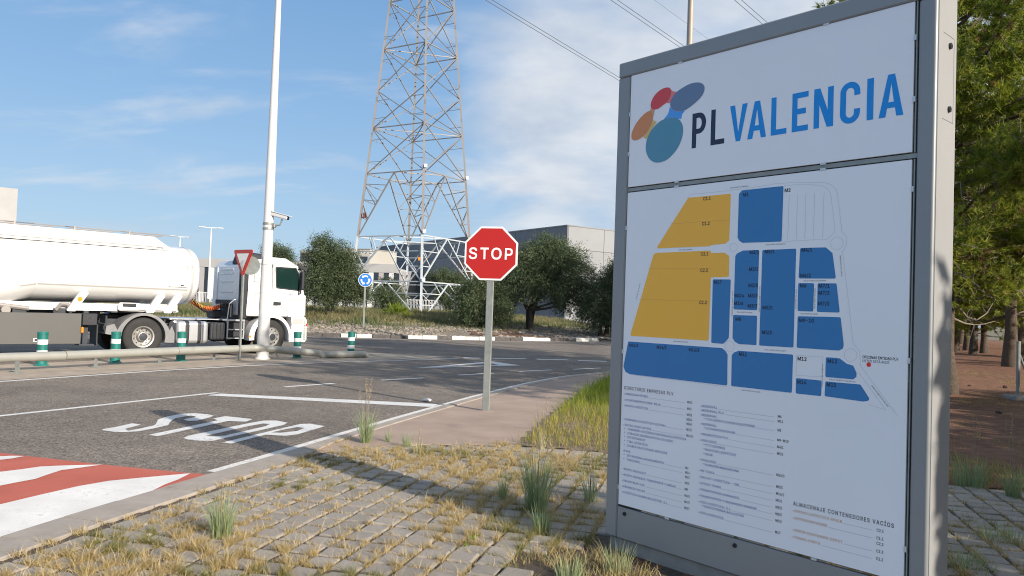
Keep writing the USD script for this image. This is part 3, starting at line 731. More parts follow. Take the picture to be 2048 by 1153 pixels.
def seen_size(c):
    x, y = 1024 + F_PX * c[0] / c[1], 620 + F_PX * EYE / c[1]
    hidden = 1205 < x < 1890
    return (1e3 if not hidden and -40 < x < 2090 and y < 1200 else 0) + 10 / c[1]


cells.sort(key=lambda t: -seen_size(t[0]))
shown = [paver(*t) for t in cells]
for m in shown[:300]:
    obj('paver', m, 'paver', apron)
if len(shown) > 300:
    obj('paver_field', join(shown[300:]), 'paver', apron, kind='stuff', label='the remaining grey pavers of the apron')

# weeds in the joints of the apron
pts, hs, tone = [], [], []
for c, a, b in cells:
    n0 = meshkit.fbm(np.array([c[0] * 0.9 + 5, c[1] * 0.9, 0.3]), 3)
    dens = np.clip((n0 - 0.33) * 6.0, 0.35, 1.7)
    if c[0] > 3.0:
        dens *= 0.45
    for e in range(2):
        k = rng.poisson(95 * dens * (0.3 + 1.4 * rng.random()))
        if k == 0:
            continue
        t = np.clip(rng.normal(rng.uniform(-1, 1), 0.33, k), -1, 1)
        if e == 0:
            p = c + gu * (PU / 2) + gv[None] * (t[:, None] * PV / 2)
        else:
            p = c + gv * (PV / 2) + gu[None] * (t[:, None] * PU / 2)
        p = p + rng.normal(0, 0.011, (k, 2))
        pts.append(p); hs.append(np.clip(rng.gamma(2.8, 0.0145, k), 0.012, 0.13) * (0.75 + 0.4 * min(dens, 1.6)))
        green = meshkit.noise(np.array([c[0] * 2.1, c[1] * 2.1, 9.0]))
        tone.append(np.clip(rng.normal(0.62 if green < 0.7 else 0.16, 0.22, k), 0, 1))
kb = KI[(KI[:, 1] > 3.4) & (KI[:, 1] < 9.0)]
kk = np.repeat(kb, 90, 0) + rng.normal(0, 0.03, (len(kb) * 90, 2)) + [0.03, 0] + (rng.random((len(kb) * 90, 1)) * np.gradient(np.repeat(kb, 90, 0), axis=0) * 90)
kk = kk[rng.random(len(kk)) < np.clip((meshkit.fbm(np.column_stack([kk * 1.8, np.zeros(len(kk))]), 3) - 0.36) * 6, 0, 1)]
pts.append(kk); hs.append(np.clip(rng.gamma(3.0, 0.014, len(kk)), 0.014, 0.11)); tone.append(np.clip(rng.normal(0.6, 0.2, len(kk)), 0, 1))
p = np.vstack(pts); h = np.concatenate(hs); tn = np.concatenate(tone)
v, f, m = blades(np.column_stack([p, np.full(len(p), 0.02)]), h, 0.0036, rng.uniform(0.2, 1.5, len(p)), seg=2)
obj('grass', (v, f), 'dry_blade', kind='stuff', tone=np.repeat(tn, m), label='dry yellow grass growing out of the paver joints')

# grass and litter round the foot of the big sign
bed = bumpy(Polygon([tuple(SIGN_O + SIGN_EX * u + SIGN_IN * w) for u, w in ((-0.3, -0.8), (2.35, -0.8), (2.35, 0.6), (-0.3, 0.6))]).intersection(apron_poly), 0.06, 0.012, 0.035, 0.25)
obj('sign_bed', bed, 'red_soil', kind='structure', smooth=True, label='bare reddish earth bed at the foot of the big sign')


def scatter(poly, n, fn=None):
    x0, y0, x1, y1 = poly.bounds
    import shapely
    q = np.column_stack([rng.uniform(x0, x1, n), rng.uniform(y0, y1, n)])
    q = q[shapely.contains_xy(poly, q[:, 0], q[:, 1])]
    if fn is not None:
        q = q[rng.random(len(q)) < fn(q)]
    return q


def lumps(sc, thr, gain, seed=0):
    return lambda q: np.clip((meshkit.fbm(np.column_stack([q / sc, np.full(len(q), 0.5)]), 3, seed) - thr) * gain, 0, 1)


sign_front = Polygon([tuple(SIGN_O + SIGN_EX * u + SIGN_IN * w) for u, w in ((-0.35, -0.75), (2.3, -0.75), (2.3, -0.1), (-0.35, -0.1))])
q = scatter(sign_front, 26000, lumps(0.22, 0.40, 4.0))
v, f, m = blades(np.column_stack([q, np.full(len(q), 0.012)]), np.clip(rng.gamma(3, 0.022, len(q)), 0.02, 0.2), 0.0045, rng.uniform(0.2, 1.1, len(q)))
obj('grass', (v, f), 'dry_blade', kind='stuff', tone=np.repeat(np.clip(rng.normal(0.45, 0.28, len(q)), 0, 1), m), label='tan grass tufts at the foot of the big sign')

# verge grass: dry at the near end, bright green further on
q = np.vstack([scatter(verge_poly, 60000, lumps(0.5, 0.22, 5.0, 3)), scatter(verge_poly.exterior.buffer(0.16), 9000, lumps(0.3, 0.38, 5.0, 4))])
far = np.clip((q[:, 1] - 10.6) / 5.0, 0, 1)
h = np.clip(rng.gamma(4, 0.035, len(q)), 0.03, 0.34) * (0.7 + 0.5 * far)
v, f, m = blades(np.column_stack([q, np.full(len(q), 0.03)]), h, 0.007, rng.uniform(0.1, 0.7, len(q)), seg=2)
obj('grass', (v, f), 'green_blade', kind='stuff', tone=np.repeat(np.clip(rng.normal(0.78 - 0.6 * far, 0.17), 0, 1), m), label='bright green and yellow grass on the verge behind the big sign')

# sparse grass on the red earth right of the sign
edge = Polygon([(3.6, 7.9), (6.0, 7.2), (7.4, 6.95), (7.6, 7.9), (6.2, 8.5), (3.9, 9.4)])
q = np.vstack([scatter(edge, 7000, lumps(0.4, 0.3, 4.0, 5)), scatter(Polygon([(4, 9), (8, 8), (16, 14), (20, 24), (14, 26), (8, 16)]), 60000, lumps(1.2, 0.42, 1.4, 6))])
v, f, m = blades(np.column_stack([q, np.full(len(q), 0.03)]), np.clip(rng.gamma(3, 0.03, len(q)), 0.03, 0.22), 0.006, rng.uniform(0.2, 1.0, len(q)))
obj('grass', (v, f), 'green_blade', kind='stuff', tone=np.repeat(np.clip(rng.normal(0.62, 0.3, len(q)), 0, 1), m), label='sparse dull grass on the red earth under the pines')

# ------------------------------------------------------------------ the roundabout island
IC, IR = np.array([-14.8, 68.6]), 32.0


def island_z(p):
    d = IR - np.linalg.norm(np.asarray(p, float)[..., :2] - IC, axis=-1)
    return np.interp(d, [0.2, 3.0, 8.0, 18.0, 32.0], [0.12, 0.30, 0.52, 0.82, 0.95]) + 0.05 * (meshkit.fbm(np.concatenate([np.asarray(p, float)[..., :2] / 2.5, np.zeros(np.shape(p)[:-1] + (1,))], -1), 3) - 0.5)


rr = np.concatenate([np.linspace(0.25, 12, 28), np.linspace(13, 32, 12)])
aa = np.linspace(0, 2 * PI, 181)[:-1]
gr = np.stack([IC[0] + (IR - rr)[:, None] * np.cos(aa), IC[1] + (IR - rr)[:, None] * np.sin(aa)], -1)
gz = island_z(gr)
v = np.concatenate([gr, gz[..., None]], -1).reshape(-1, 3)
ii, jj = np.meshgrid(np.arange(len(rr) - 1), np.arange(180), indexing='ij')
qd = np.stack([ii * 180 + jj, ii * 180 + (jj + 1) % 180, (ii + 1) * 180 + (jj + 1) % 180, (ii + 1) * 180 + jj], -1).reshape(-1, 4)
obj('roundabout_island', (v, qd), 'island_soil', kind='structure', smooth=True, label='raised stony island in the middle of the roundabout')
ik = thing('island_kerb', label='kerb of black and white painted stones round the island', kind='structure')
ka = np.linspace(-PI * 0.86, -PI * 0.06, 640)
kin_ = np.stack([IC[0] + (IR - 0.02) * np.cos(ka), IC[1] + (IR - 0.02) * np.sin(ka)], 1)
kout = np.stack([IC[0] + (IR - 0.32) * np.cos(ka), IC[1] + (IR - 0.32) * np.sin(ka)], 1)
i, k = 0, 0
pattern = [1, 1, 0, 0, 1, 1, 0, 1, 1, 1, 0, 0]
while i + 8 < len(ka):
    st = int(rng.integers(6, 9))
    kerb_run(kin_, kout, i, min(i + st, len(ka) - 1), 0.17 + rng.normal(0, 0.012), ik, 'kerb_stone', 'kerb_white' if pattern[k % 12] else 'kerb_black', gap=0.015, bev=0.05)
    i += st; k += 1

# stones on the rim of the island
stone = []
for k in range(4):
    s = trimesh.creation.icosphere(1, 1.0)
    d = 0.65 + 0.7 * meshkit.noise(np.asarray(s.vertices) * 1.3 + 10 * k)
    stone.append((np.asarray(s.vertices) * d[:, None] * [1, 0.8, 0.6], np.asarray(s.faces)))
n = 22000
ang = rng.uniform(-PI * 0.80, -PI * 0.08, n)
dd = 0.4 + 9.5 * rng.random(n) ** 1.35
pos = np.column_stack([IC[0] + (IR - dd) * np.cos(ang), IC[1] + (IR - dd) * np.sin(ang)])
keep = meshkit.fbm(np.column_stack([pos / 3.0, np.full(n, 2.0)]), 3, 4) > 0.36
pos = pos[keep]; n = len(pos)
pz = island_z(pos)
gp = UsdGeom.PointInstancer.Define(stage, '/World/gravel')
tag(gp.GetPrim(), 'loose pale stones covering the rim of the roundabout island', 'gravel', None, 'stuff')
UsdGeom.Scope.Define(stage, '/World/gravel/kinds')
tg = []
for k in range(4):
    m = usdkit.mesh(stage, f'/World/gravel/kinds/stone_{k:03d}' if k else '/World/gravel/kinds/stone', stone[k], M['gravel_stone'], smooth=False)
    tg.append(m.GetPath())
gp.CreatePrototypesRel().SetTargets(tg)
gp.CreateProtoIndicesAttr(Vt.IntArray.FromNumpy(rng.integers(0, 4, n).astype(np.int32)))
gp.CreatePositionsAttr(Vt.Vec3fArray.FromNumpy(np.column_stack([pos, pz + 0.01]).astype(np.float32)))
ss = np.clip(rng.gamma(3.5, 0.017, n), 0.025, 0.14)
gp.CreateScalesAttr(Vt.Vec3fArray.FromNumpy(np.column_stack([ss, ss, ss]).astype(np.float32)))
hz = rng.uniform(0, PI, n)
gp.CreateOrientationsAttr(Vt.QuathArray([Gf.Quath(float(math.cos(a)), 0, 0, float(math.sin(a))) for a in hz]))

# weeds on the island: sparse near the kerb, a green belt further in
n = 60000
ang = rng.uniform(-PI * 0.86, -PI * 0.08, n); dd = 1.0 + 26 * rng.random(n)
q = np.column_stack([IC[0] + (IR - dd) * np.cos(ang), IC[1] + (IR - dd) * np.sin(ang)])
band = np.interp(dd, [1, 5, 9, 12, 27], [0.0, 0.10, 0.35, 1.0, 0.8])
ln = meshkit.fbm(np.column_stack([q / 2.2, np.full(n, 0.5)]), 3, 8)
keep = rng.random(n) < np.clip((ln - 0.33) * 5, 0, 1) * band
q, dd, ln = q[keep], dd[keep], ln[keep]
k = 5
base = np.repeat(np.column_stack([q, island_z(q)]), k, 0) + np.concatenate([rng.normal(0, 0.12, (len(q) * k, 2)), np.zeros((len(q) * k, 1))], 1)
hh = np.repeat(np.interp(dd, [1, 9, 13], [0.2, 0.35, 0.62]), k) * rng.uniform(0.4, 1.2, len(base))
v, f, m = blades(base, hh, 0.035, rng.uniform(0.15, 0.8, len(base)), seg=2)
tn = np.clip(np.repeat(np.where(ln > 0.55, 0.2, 0.68), k) + rng.normal(0, 0.18, len(base)), 0, 1)
obj('weeds', (v, f), 'island_blade', kind='stuff', tone=np.repeat(tn, m), label='green and straw coloured weeds over the roundabout island')

# ------------------------------------------------------------------ the big directory sign
SIGN_YAW = math.degrees(math.atan2(SIGN_EX[1], SIGN_EX[0]))
sg = thing('directory_sign', (SIGN_O[0], SIGN_O[1], 0), SIGN_YAW, 'tall grey metal totem sign with the logistics park map and company directory', 'sign')
# local axes: x along the face, y into the sign, z up; the panels' face is y = 0
DEP, ZT = 0.262, 3.318
obj('post', bx(-0.106, -0.004, -0.006, DEP, 0.115, ZT - 0.104, 0.008), 'sign_metal', sg)
obj('post', hull([((x, y, z), 0.016) for x in (1.853, 1.907) for y in (0.010, DEP - 0.016) for z in (0.131, ZT - 0.12)], 16), 'sign_metal', sg, smooth=40)
obj('top_rail', bx(-0.106, 1.923, -0.006, DEP, ZT - 0.102, ZT, 0.008), 'sign_metal', sg)
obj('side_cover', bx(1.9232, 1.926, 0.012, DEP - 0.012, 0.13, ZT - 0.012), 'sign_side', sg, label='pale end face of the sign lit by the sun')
obj('inner_frame', join([bx(-0.004, 1.838, 0.016, DEP - 0.02, 0.33, ZT - 0.102)]), 'sign_gap', sg)
obj('frame_track', join([bx(0.0, 1.838, 0.004, 0.0155, 2.425, 2.448), bx(1.8235, 1.8300, 0.004, 0.0155, 0.335, 2.42), bx(1.8235, 1.8300, 0.004, 0.0155, 2.452, 3.214), bx(-0.0015, 0.0, 0.002, 0.0155, 0.335, 3.2)]), 'galvanised', sg)
obj('header_panel', bx(0.0015, 1.816, 0, 0.015, 2.455, 3.2135, 0.0015), 'sign_panel', sg, label='white header panel with the logo')
obj('map_panel', bx(0.0015, 1.816, 0, 0.015, 0.337, 2.418, 0.0015), 'sign_panel', sg, label='white lower panel with map and directory')
kp = obj('kick_plate', bx(-0.002, 1.845, -0.002, 0.02, 0.118, 0.322, 0.003), 'sign_metal', sg)
for u in (0.06, 0.884, 1.77):
    obj('bolt', move(lathe([(0.0, 0.006), (0.006, 0.006), (0.0065, 0.009), (0.013, 0.008), (0.014, 0.0)], 16, 'y'), (u, -0.002, 0.284), s=1)[0:2] if False else (lambda m: (m[0] * [1, -1, 1] + [u, -0.002, 0.284], m[1][:, ::-1]))(lathe([(0.0, 0.003), (0.005, 0.003), (0.006, 0.008), (0.012, 0.007), (0.0135, 0.0)], 18, 'y')), 'bolt_black', kp)
obj('hatch_seam', join([bx(1.9262, 1.9266, 0.07, 0.215, z - 0.001, z + 0.001) for z in (3.05, 2.62)] + [bx(1.9262, 1.9266, 0.214, 0.216, 2.62, 3.05)]), 'sign_gap', sg)
for z in (3.0, 2.68):
    obj('bolt', (lambda m: (m[0] + [1.926, 0.155, z], m[1]))(lathe([(0.016, 0.0), (0.015, 0.010), (0.007, 0.011), (0.006, 0.005), (0.0, 0.005)], 18, 'x')), 'bolt_black', sg)
cl = []
for u, zs in ((-0.003, (2.95, 2.68, 2.18, 1.35, 0.45)), (1.8195, (3.03, 2.72, 2.27, 1.42, 0.5))):
    for z in zs:
        cl.append(bx(u - 0.0035, u + 0.008, -0.003, 0.012, z - 0.014, z + 0.014))
for z in (3.2165, 2.4515, 2.4215, 0.330):
    for u in (0.4, 1.36):
        cl.append(bx(u - 0.016, u + 0.016, -0.003, 0.012, z - 0.006, z + 0.006))
for c in cl:
    obj('panel_clip', c, 'clip_metal', sg)
obj('plinth', bx(-0.09, 1.9, 0.03, DEP - 0.02, -0.1, 0.112, 0.01), 'sign_concrete', sg)


def on_panel(poly, d0=0.0006, d1=0.0):
    return upright(sheet(poly, d0))


def smooth_poly(p, n=3):
    p = np.array(p)
    for _ in range(n):
        q = np.roll(p, -1, 0)
        p = np.stack([0.75 * p + 0.25 * q, 0.25 * p + 0.75 * q], 1).reshape(-1, 2)
    return Polygon(p)


hp = stage.GetPrimAtPath('/World/directory_sign/header_panel')
mp = stage.GetPrimAtPath('/World/directory_sign/map_panel')
for k, mt in (('peach', 'print_peach'), ('yellow', 'print_gold'), ('azure', 'print_azure'), ('rose', 'print_rose'), ('orange', 'print_orange'), ('red', 'print_crimson'), ('slate', 'print_slate'), ('teal', 'print_teal')):
    low = k in ('peach', 'yellow', 'azure', 'rose')
    g = Polygon(LOGO[k]).buffer(0.004).buffer(-0.004) if low else smooth_poly(LOGO[k], 2)
    obj('logo_patch', on_panel(g, 0.0006 if low else 0.0011), mt, hp)


def strokes(lines, w):
    return unary_union([LineString(l).buffer(w / 2, cap_style=2, join_style=2, mitre_limit=4) for l in lines])


zb, zt, SW = 2.650, 2.868, 0.0315
zm = (zb + zt) / 2


def arc(cx, cz, rx, rz, a0, a1, n=14):
    return [(cx + rx * math.cos(math.radians(a)), cz + rz * math.sin(math.radians(a))) for a in np.linspace(a0, a1, n)]


h = SW / 2
zc = unary_union([sbox(-1, zb, 3, zt)])
LT = []
x0, x1 = 0.506, 0.607
bowl_z = zt - h - 0.058 + 0.0
LT.append(('print_navy', strokes([[(x0 + h, zb), (x0 + h, zt)]], SW).union(strokes([[(x0 + h, zt - h)] + arc(x1 - h - 0.035, zt - h - 0.050, 0.035, 0.050, 90, -90) + [(x0 + h, zt - h - 0.100)]], SW))))
LT.append(('print_navy', strokes([[(0.643 + h, zt), (0.643 + h, zb + h), (0.739, zb + h)]], SW)))
LT.append(('print_bright_blue', Polygon([(0.774, zt), (0.808, zt), (0.833, zb + 0.055), (0.858, zt), (0.892, zt), (0.848, zb), (0.818, zb)])))


def letter_a(a, b):
    m = (a + b) / 2
    out = Polygon([(a, zb), (m - 0.017, zt), (m + 0.017, zt), (b, zb), (b - 0.034, zb), (b - 0.042, zb + 0.045), (a + 0.042, zb + 0.045), (a + 0.034, zb)])
    return out.difference(Polygon([(a + 0.0475, zb + 0.075), (b - 0.0475, zb + 0.075), (m, zt - 0.045)]))


LT.append(('print_bright_blue', letter_a(0.894, 1.016)))
LT.append(('print_bright_blue', strokes([[(1.045 + h, zt), (1.045 + h, zb + h), (1.141, zb + h)]], SW)))
LT.append(('print_bright_blue', strokes([[(1.268, zt - h), (1.173 + h, zt - h), (1.173 + h, zb + h), (1.268, zb + h)], [(1.173 + h, zm + 0.003), (1.254, zm + 0.003)]], SW)))
LT.append(('print_bright_blue', strokes([[(1.3 + h, zb), (1.3 + h, zt)], [(1.41 - h, zb), (1.41 - h, zt)]], SW).union(Polygon([(1.3, zt), (1.335, zt), (1.41, zb), (1.375, zb)]))))
cx = 1.4995
LT.append(('print_bright_blue', strokes([[(1.553 - h, zm + 0.036)] + arc(cx, zt - h - 0.038, 0.053 - h, 0.040, 0, 180) + arc(cx, zb + h + 0.038, 0.053 - h, 0.040, 180, 360) + [(1.553 - h, zm - 0.036)]], SW)))
LT.append(('print_bright_blue', sbox(1.588, zb, 1.622, zt)))
LT.append(('print_bright_blue', letter_a(1.649, 1.771)))
for mt, g in LT:
    obj('letter', on_panel(g), mt, hp)

for k, p in MAP_YELLOW.items():
    obj('map_plot', on_panel(Polygon(p).buffer(-0.006).buffer(0.006)), 'print_yellow', mp)
for k, p in MAP_BLUE.items():
    obj('map_plot', on_panel(Polygon(p).buffer(-0.008).buffer(0.008)), 'print_blue', mp)
g = [LineString(l).buffer(0.0007) for l in MAP_LINES[:-3]] + [Point(x, z).buffer(r).exterior.buffer(0.0007) for x, z, r in MAP_CIRCLES]
obj('map_outlines', on_panel(unary_union(g), 0.0004), 'print_pale', mp)
obj('map_boundary', on_panel(unary_union([LineString(l).buffer(0.0006) for l in MAP_LINES[-3:]]), 0.0009), 'print_tan', mp)
obj('location_dot', on_panel(Point(1.626, 1.386).buffer(0.0115)), 'print_red', mp)
LAB, BLK, BLU, TAN, GRY, TINY = [], [], [], [], [], []


def lay(s, u, z, hgt, bold=True, width=None, sq=1.0, lift=0.0, rot=0.0):
    v, f = upright(text(s, hgt, 0.0005, bold, width, sq))
    if rot:
        c, n = math.cos(rot), math.sin(rot)
        v = np.stack([c * v[:, 0] - n * v[:, 2], v[:, 1], n * v[:, 0] + c * v[:, 2]], 1)
    return v + [u, -lift, z], f


for s, u, z in MAP_LABELS:
    LAB.append(lay(s, u, z, 0.0195, True, sq=0.93, lift=0.0008))
for m in LAB:
    obj('plot_label', m, 'print_dark_blue', mp)
BLK.append(lay('\u200a\u200a'.join('DIRECTORIO EMPRESAS PLV'), 0.022, 1.101, 0.0205, True, 0.397))
BLK.append(lay('\u200a\u200a'.join('ALMACENAJE CONTENEDORES VACÍOS'), 1.235, 0.59, 0.0205, True, 0.53))
BLK.append(lay('OFICINAS ENTIDAD PLV', 1.593, 1.417, 0.0135, True, 0.177))
GRY.append(lay('USTED ESTÁ AQUÍ', 1.593, 1.398, 0.0125, True, 0.133))
HT = 0.0138
HS = '\u200a\u200a'
w_ref = vf(meshkit.text_mesh(HS.join('TRANSPORTES Y MUDANZAS GRANDE'), HT, 0.001, True))[0][:, 0].max()
SQ = 0.374 / w_ref


def entry(s, u, z, sub, code_u, code_z, store, lead):
    store = []
    star = '* ' if sub == 2 else ''
    if not sub:
        store.append(lay('•', u, z, HT * 0.9, True))
        u += 0.013
    elif sub == 1:
        store.append(lay('*', u - 0.03, z, HT * 0.9, True))
    else:
        store.append(lay('*', u - 0.016, z, HT * 0.9, True))
    m = lay(HS.join(s), u, z, HT, True, sq=SQ)
    store.append(m)
    if lead:
        a = m[0][:, 0].max() + 0.008
        obj('leader_line', on_panel(sbox(a, z - 0.0006, code_u - 0.018, z + 0.0006), 0.0004), 'print_grey', mp)
    obj('directory_entry', join(store), 'print_tan' if u > 1.2 else 'print_text_blue', mp)


lead_store = []
for s, u, z, k, c in [('AMERICAN PETROL', .023, 1.065, 0, 1), ('AYUNTAMIENTO RIBA-ROJA', .025, 1.025, 0, 1), ('GASPO LOGISTICA', .024, .988, 0, 1), ('COMPAÑIA LOGÍSTICA ACOTRAL', .025, .897, 0, 1), ('DOCKS-HEAD OFFICE', .025, .860, 0, 1),
                      ('TABERNER-OFICINAS CENTRALES LOGÍSTICA', .062, .835, 1, 0), ('CORALIM INGREDIENTS & COLOURS', .062, .808, 1, 0), ('INTERTRANSIT', .062, .782, 1, 0), ('TIBA LOGISTICS', .062, .754, 1, 0), ('LOABER HEALTHCARE SERVICES', .062, .727, 1, 0), ('EVHA', .026, .689, 0, 0),
                      ('DOTACIONAL APARCAMIENTO', .063, .662, 1, 1), ('TERCIARIO', .063, .634, 1, 1), ('GRUPO AGDOJAVI', .028, .570, 0, 1), ('GRUPO VIROSQUE TRANSPORTE Y GRÚAS', .028, .532, 0, 1), ('INDUSTRIAS YUK', .028, .493, 0, 1), ('KRANNICH SOLAR', .028, .455, 0, 1), ('LOGÍSTICA CHEMA BALLESTER, S.L.', .028, .418, 0, 1)]:
    entry(s, u, z, k, 0.525, z, BLU, c)
for s, z in [('M7/1', 1.065), ('M12', 1.025), ('M3/3', .988), ('M3/4', .959), ('M3/6', .932), ('M7/2', .897), ('M16/2', .860), ('M2', .662), ('M14', .634), ('M15', .606), ('M13', .570), ('M8', .532), ('M4/2', .493), ('M7/3', .455), ('M3/7', .418)]:
    BLK.append(lay(s, 0.525, z, HT, True, sq=SQ))
for s, u, z, k, c in [('NEDERVAL', .625, 1.054, 0, 1), ('NEDERVAL PLV', .625, 1.028, 0, 1), ('NEDERVAL', .625, 1.0, 0, 0), ('TVS SUPPLY CHAIN SOLUTIONS', .667, .978, 2, 1), ('NEDERVAL', .625, .946, 0, 0), ('LX PANNTOS SPAIN', .667, .923, 2, 1), ('NEUMATICOS PLV', .626, .885, 0, 1),
                      ('PROLOGIS', .626, .848, 0, 1), ('CTT EXPRESS', .667, .823, 2, 0), ('NOATUM LOGISTICS', .667, .796, 2, 0), ('SEUR', .667, .769, 2, 0), ('PROLOGIS', .626, .730, 0, 1), ('ALMACÉN MERCADONA', .667, .706, 2, 0), ('RS TURIA', .626, .665, 0, 1), ('SALVAT LOGISTICA - CBL', .627, .627, 0, 1),
                      ('STOCK TRANS', .627, .590, 0, 1), ('TRANSPORTES CARRASCO', .627, .552, 0, 1), ('TRANSPORTES Y MUDANZAS GRANDE', .628, .515, 0, 1), ('VCD LOGÍSTICA, S.L.', .628, .478, 0, 1), ('GRUPO CHEMA BALLESTER', .668, .456, 2, 0), ('XPO LOGISTICS', .629, .414, 0, 1)]:
    entry(s, u, z, k, 1.131, z, BLU, c)
for s, z in [('M6', 1.054), ('M11', 1.028), ('M1', .978), ('M9-M10', .923), ('M4/1', .885), ('M5/1', .848), ('M16/3', .730), ('M5/3', .665), ('M16/1', .627), ('M3/1', .590), ('M3/2', .552), ('M3/5', .515), ('M5/2', .478), ('M17', .414)]:
    BLK.append(lay(s, 1.131, z, HT, True, sq=SQ))
for s, z in [('DOCKS LOGISTICS SPAIN', .555), ('INTERCONTAINER', .516), ('SPAIN CONTAINER DEPOT', .451), ('TRANS-PORTS', .413)]:
    entry(s, 1.234, z, 0, 1.682, z, TAN, True)
for s, z in [('C2.1', .555), ('C1.1', .516), ('C2.2', .489), ('C2.3', .451), ('C1.2', .413)]:
    BLK.append(lay(s, 1.682, z, HT, True, sq=SQ))
for m in BLK:
    obj('directory_code', m, 'print_black', mp)
obj('directory_note', join(GRY), 'print_grey', mp)
for s, u, z, w, r in [('RONDA PUERTO DE VALENCIA', .79, 2.371, .12, 0), ('AVDA. PUERTO DE GANDIA', .43, 2.0135, .10, 0), ('AVDA. PUERTO DE SAGUNTO', 1.03, 2.022, .12, 0), ('CALLE PUERTO DE OROPESA', 1.262, 1.814, .13, 0), ('CALLE PUERTO DE CALPE', .857, 1.632, .10, 0), ('CALLE PUERTO DE GANDIA', 1.25, 1.634, .10, 0),
                      ('AVDA. PUERTO DE ALICANTE', .41, 1.4375, .11, 0), ('AVDA. PUERTO DE ALICANTE', 1.04, 1.4235, .13, 0), ('RONDA PUERTO DE VALENCIA', .90, 1.180, .12, 0), ('CALLE PUERTO DE DELTA', 1.42, 1.289, .14, 0),
                      ('AVDA. PUERTO DE BILBAO', .822, 1.76, .15, -PI / 2), ('CALLE PUERTO DE VIGO', .998, 1.79, .15, -PI / 2), ('CALLE PUERTO DE JAVEA', 1.226, 1.66, .11, PI / 2), ('CALLE PUERTO DE DENIA', 1.334, 1.665, .11, PI / 2), ('RONDA PUERTO DE CEUTA', 1.462, 1.95, .11, -1.47), ('CALLE DEL PUERTO', 1.386, 1.25, .12, PI / 2), ('RONDA PUERTO DE MALAGA', 1.64, 1.28, .13, -0.86), ('CAMINO DEL PUERTO', .105, 1.70, .11, 1.3)]:
    TINY.append(lay(s, u, z, 0.0065, False, w, rot=r))
for m in TINY:
    obj('street_name', m, 'print_dark_blue', mp)

# ------------------------------------------------------------------ stop sign
st = thing('stop_sign', (-0.34, 11.96, 0), -10, 'red octagonal stop sign on a galvanised post at the pavement edge', 'sign')
po = obj('post', bx(-0.055, 0.055, -0.025, 0.025, -0.05, 2.52, 0.006), 'galvanised', st)
obj('footing', (lambda m: m)(lathe([(0.0, 0.03), (0.1, 0.028), (0.14, 0.022), (0.15, 0.0)], 18)), 'walk_concrete', st)
R8 = 0.42 / math.cos(PI / 8)
octo = Polygon([(R8 * math.cos(a), R8 * math.sin(a)) for a in np.arange(8) * PI / 4 + PI / 8]).buffer(-0.015).buffer(0.015)
CZ = 2.475


def face(poly, d0, d1, c=(0, 0, CZ), y=-0.03):
    v, f = upright(extr(poly, d0, d1))
    return v + [c[0], y, c[2]], f


pl = obj('plate', join([face(octo, 0.0, 0.012), face(octo.difference(octo.buffer(-0.006)), -0.022, 0.0)]), 'sign_white', st)
obj('red_face', face(octo.buffer(-0.027), 0.012, 0.0128), 'sign_red', pl)
for s, x in (('S', -0.353), ('T', -0.170), ('O', 0.005), ('P', 0.222)):
    v, f = upright(text(s, 0.172, 0.0008, True))
    w = {'S': 0.135, 'T': 0.135, 'O': 0.165, 'P': 0.125}[s]
    v[:, 0] = (v[:, 0] - v[:, 0].min()) / np.ptp(v[:, 0]) * w
    obj('letter', (v + [x, -0.0432, CZ - 0.088], f), 'sign_white', pl)
for z in (2.2, 2.72):
    obj('bracket', bx(-0.09, 0.09, -0.029, 0.032, z - 0.02, z + 0.02, 0.004), 'galvanised', st)

# ------------------------------------------------------------------ tall white lamp post with camera
lp = thing('lamp_post', (-6.85, 21.28, 0), 0, 'tall tapered white lamp post standing in the median by the guardrail', 'lamp post')
obj('base_flange', lathe([(0.21, 0.0), (0.21, 0.03), (0.185, 0.05), (0.172, 0.06), (0.17, 0.3)], 24), 'pole_white', lp, smooth=30)
obj('pole', lathe([(0.166, 0.05), (0.155, 1.5), (0.118, 6.0), (0.08, 10.0), (0.06, 12.0), (0.0, 12.0)], 24), 'pole_white', lp, smooth=30)
obj('access_door', bx(-0.05, 0.06, -0.156, -0.10, 2.62, 2.86, 0.004), 'pole_white', lp)
for s in (-1, 1):
    obj('arm', tube([(0, 0, 11.8), (s * 0.6, 0, 12.05), (s * 1.4, 0, 12.1)], 0.035), 'pole_white', lp)
    obj('lantern', hull([((s * 1.4, 0, 12.1), 0.09), ((s * 2.0, 0, 12.12), 0.06)]), 'sign_metal', lp, smooth=True)
obj('clamp_band', join([lathe([(0.148, 3.60), (0.152, 3.60), (0.152, 3.66), (0.148, 3.66)], 24), lathe([(0.147, 3.74), (0.151, 3.74), (0.151, 3.80), (0.147, 3.80)], 24)]), 'galvanised', lp)
sc = thing('security_camera', (-6.85, 21.28, 3.8), -14, 'white security camera on a bracket on the tall lamp post', 'camera')
obj('bracket', join([bx(0.10, 0.22, -0.05, 0.05, -0.14, -0.02, 0.01), tube([(0.2, 0, -0.08), (0.36, 0, -0.06), (0.42, 0, 0.10)], 0.022)]), 'galvanised', sc)
obj('housing', move(bx(-0.26, 0.26, -0.06, 0.06, -0.055, 0.05, 0.02), (0.36, -0.02, 0.19), ry=0.24), 'pole_white', sc)
obj('sun_hood', move(bx(-0.29, 0.33, -0.075, 0.075, 0.056, 0.072, 0.005), (0.36, -0.02, 0.19), ry=0.24), 'pole_white', sc)
obj('lens', move(bx(0.2605, 0.272, -0.045, 0.045, -0.045, 0.035), (0.36, -0.02, 0.19), ry=0.24), 'bolt_black', sc)

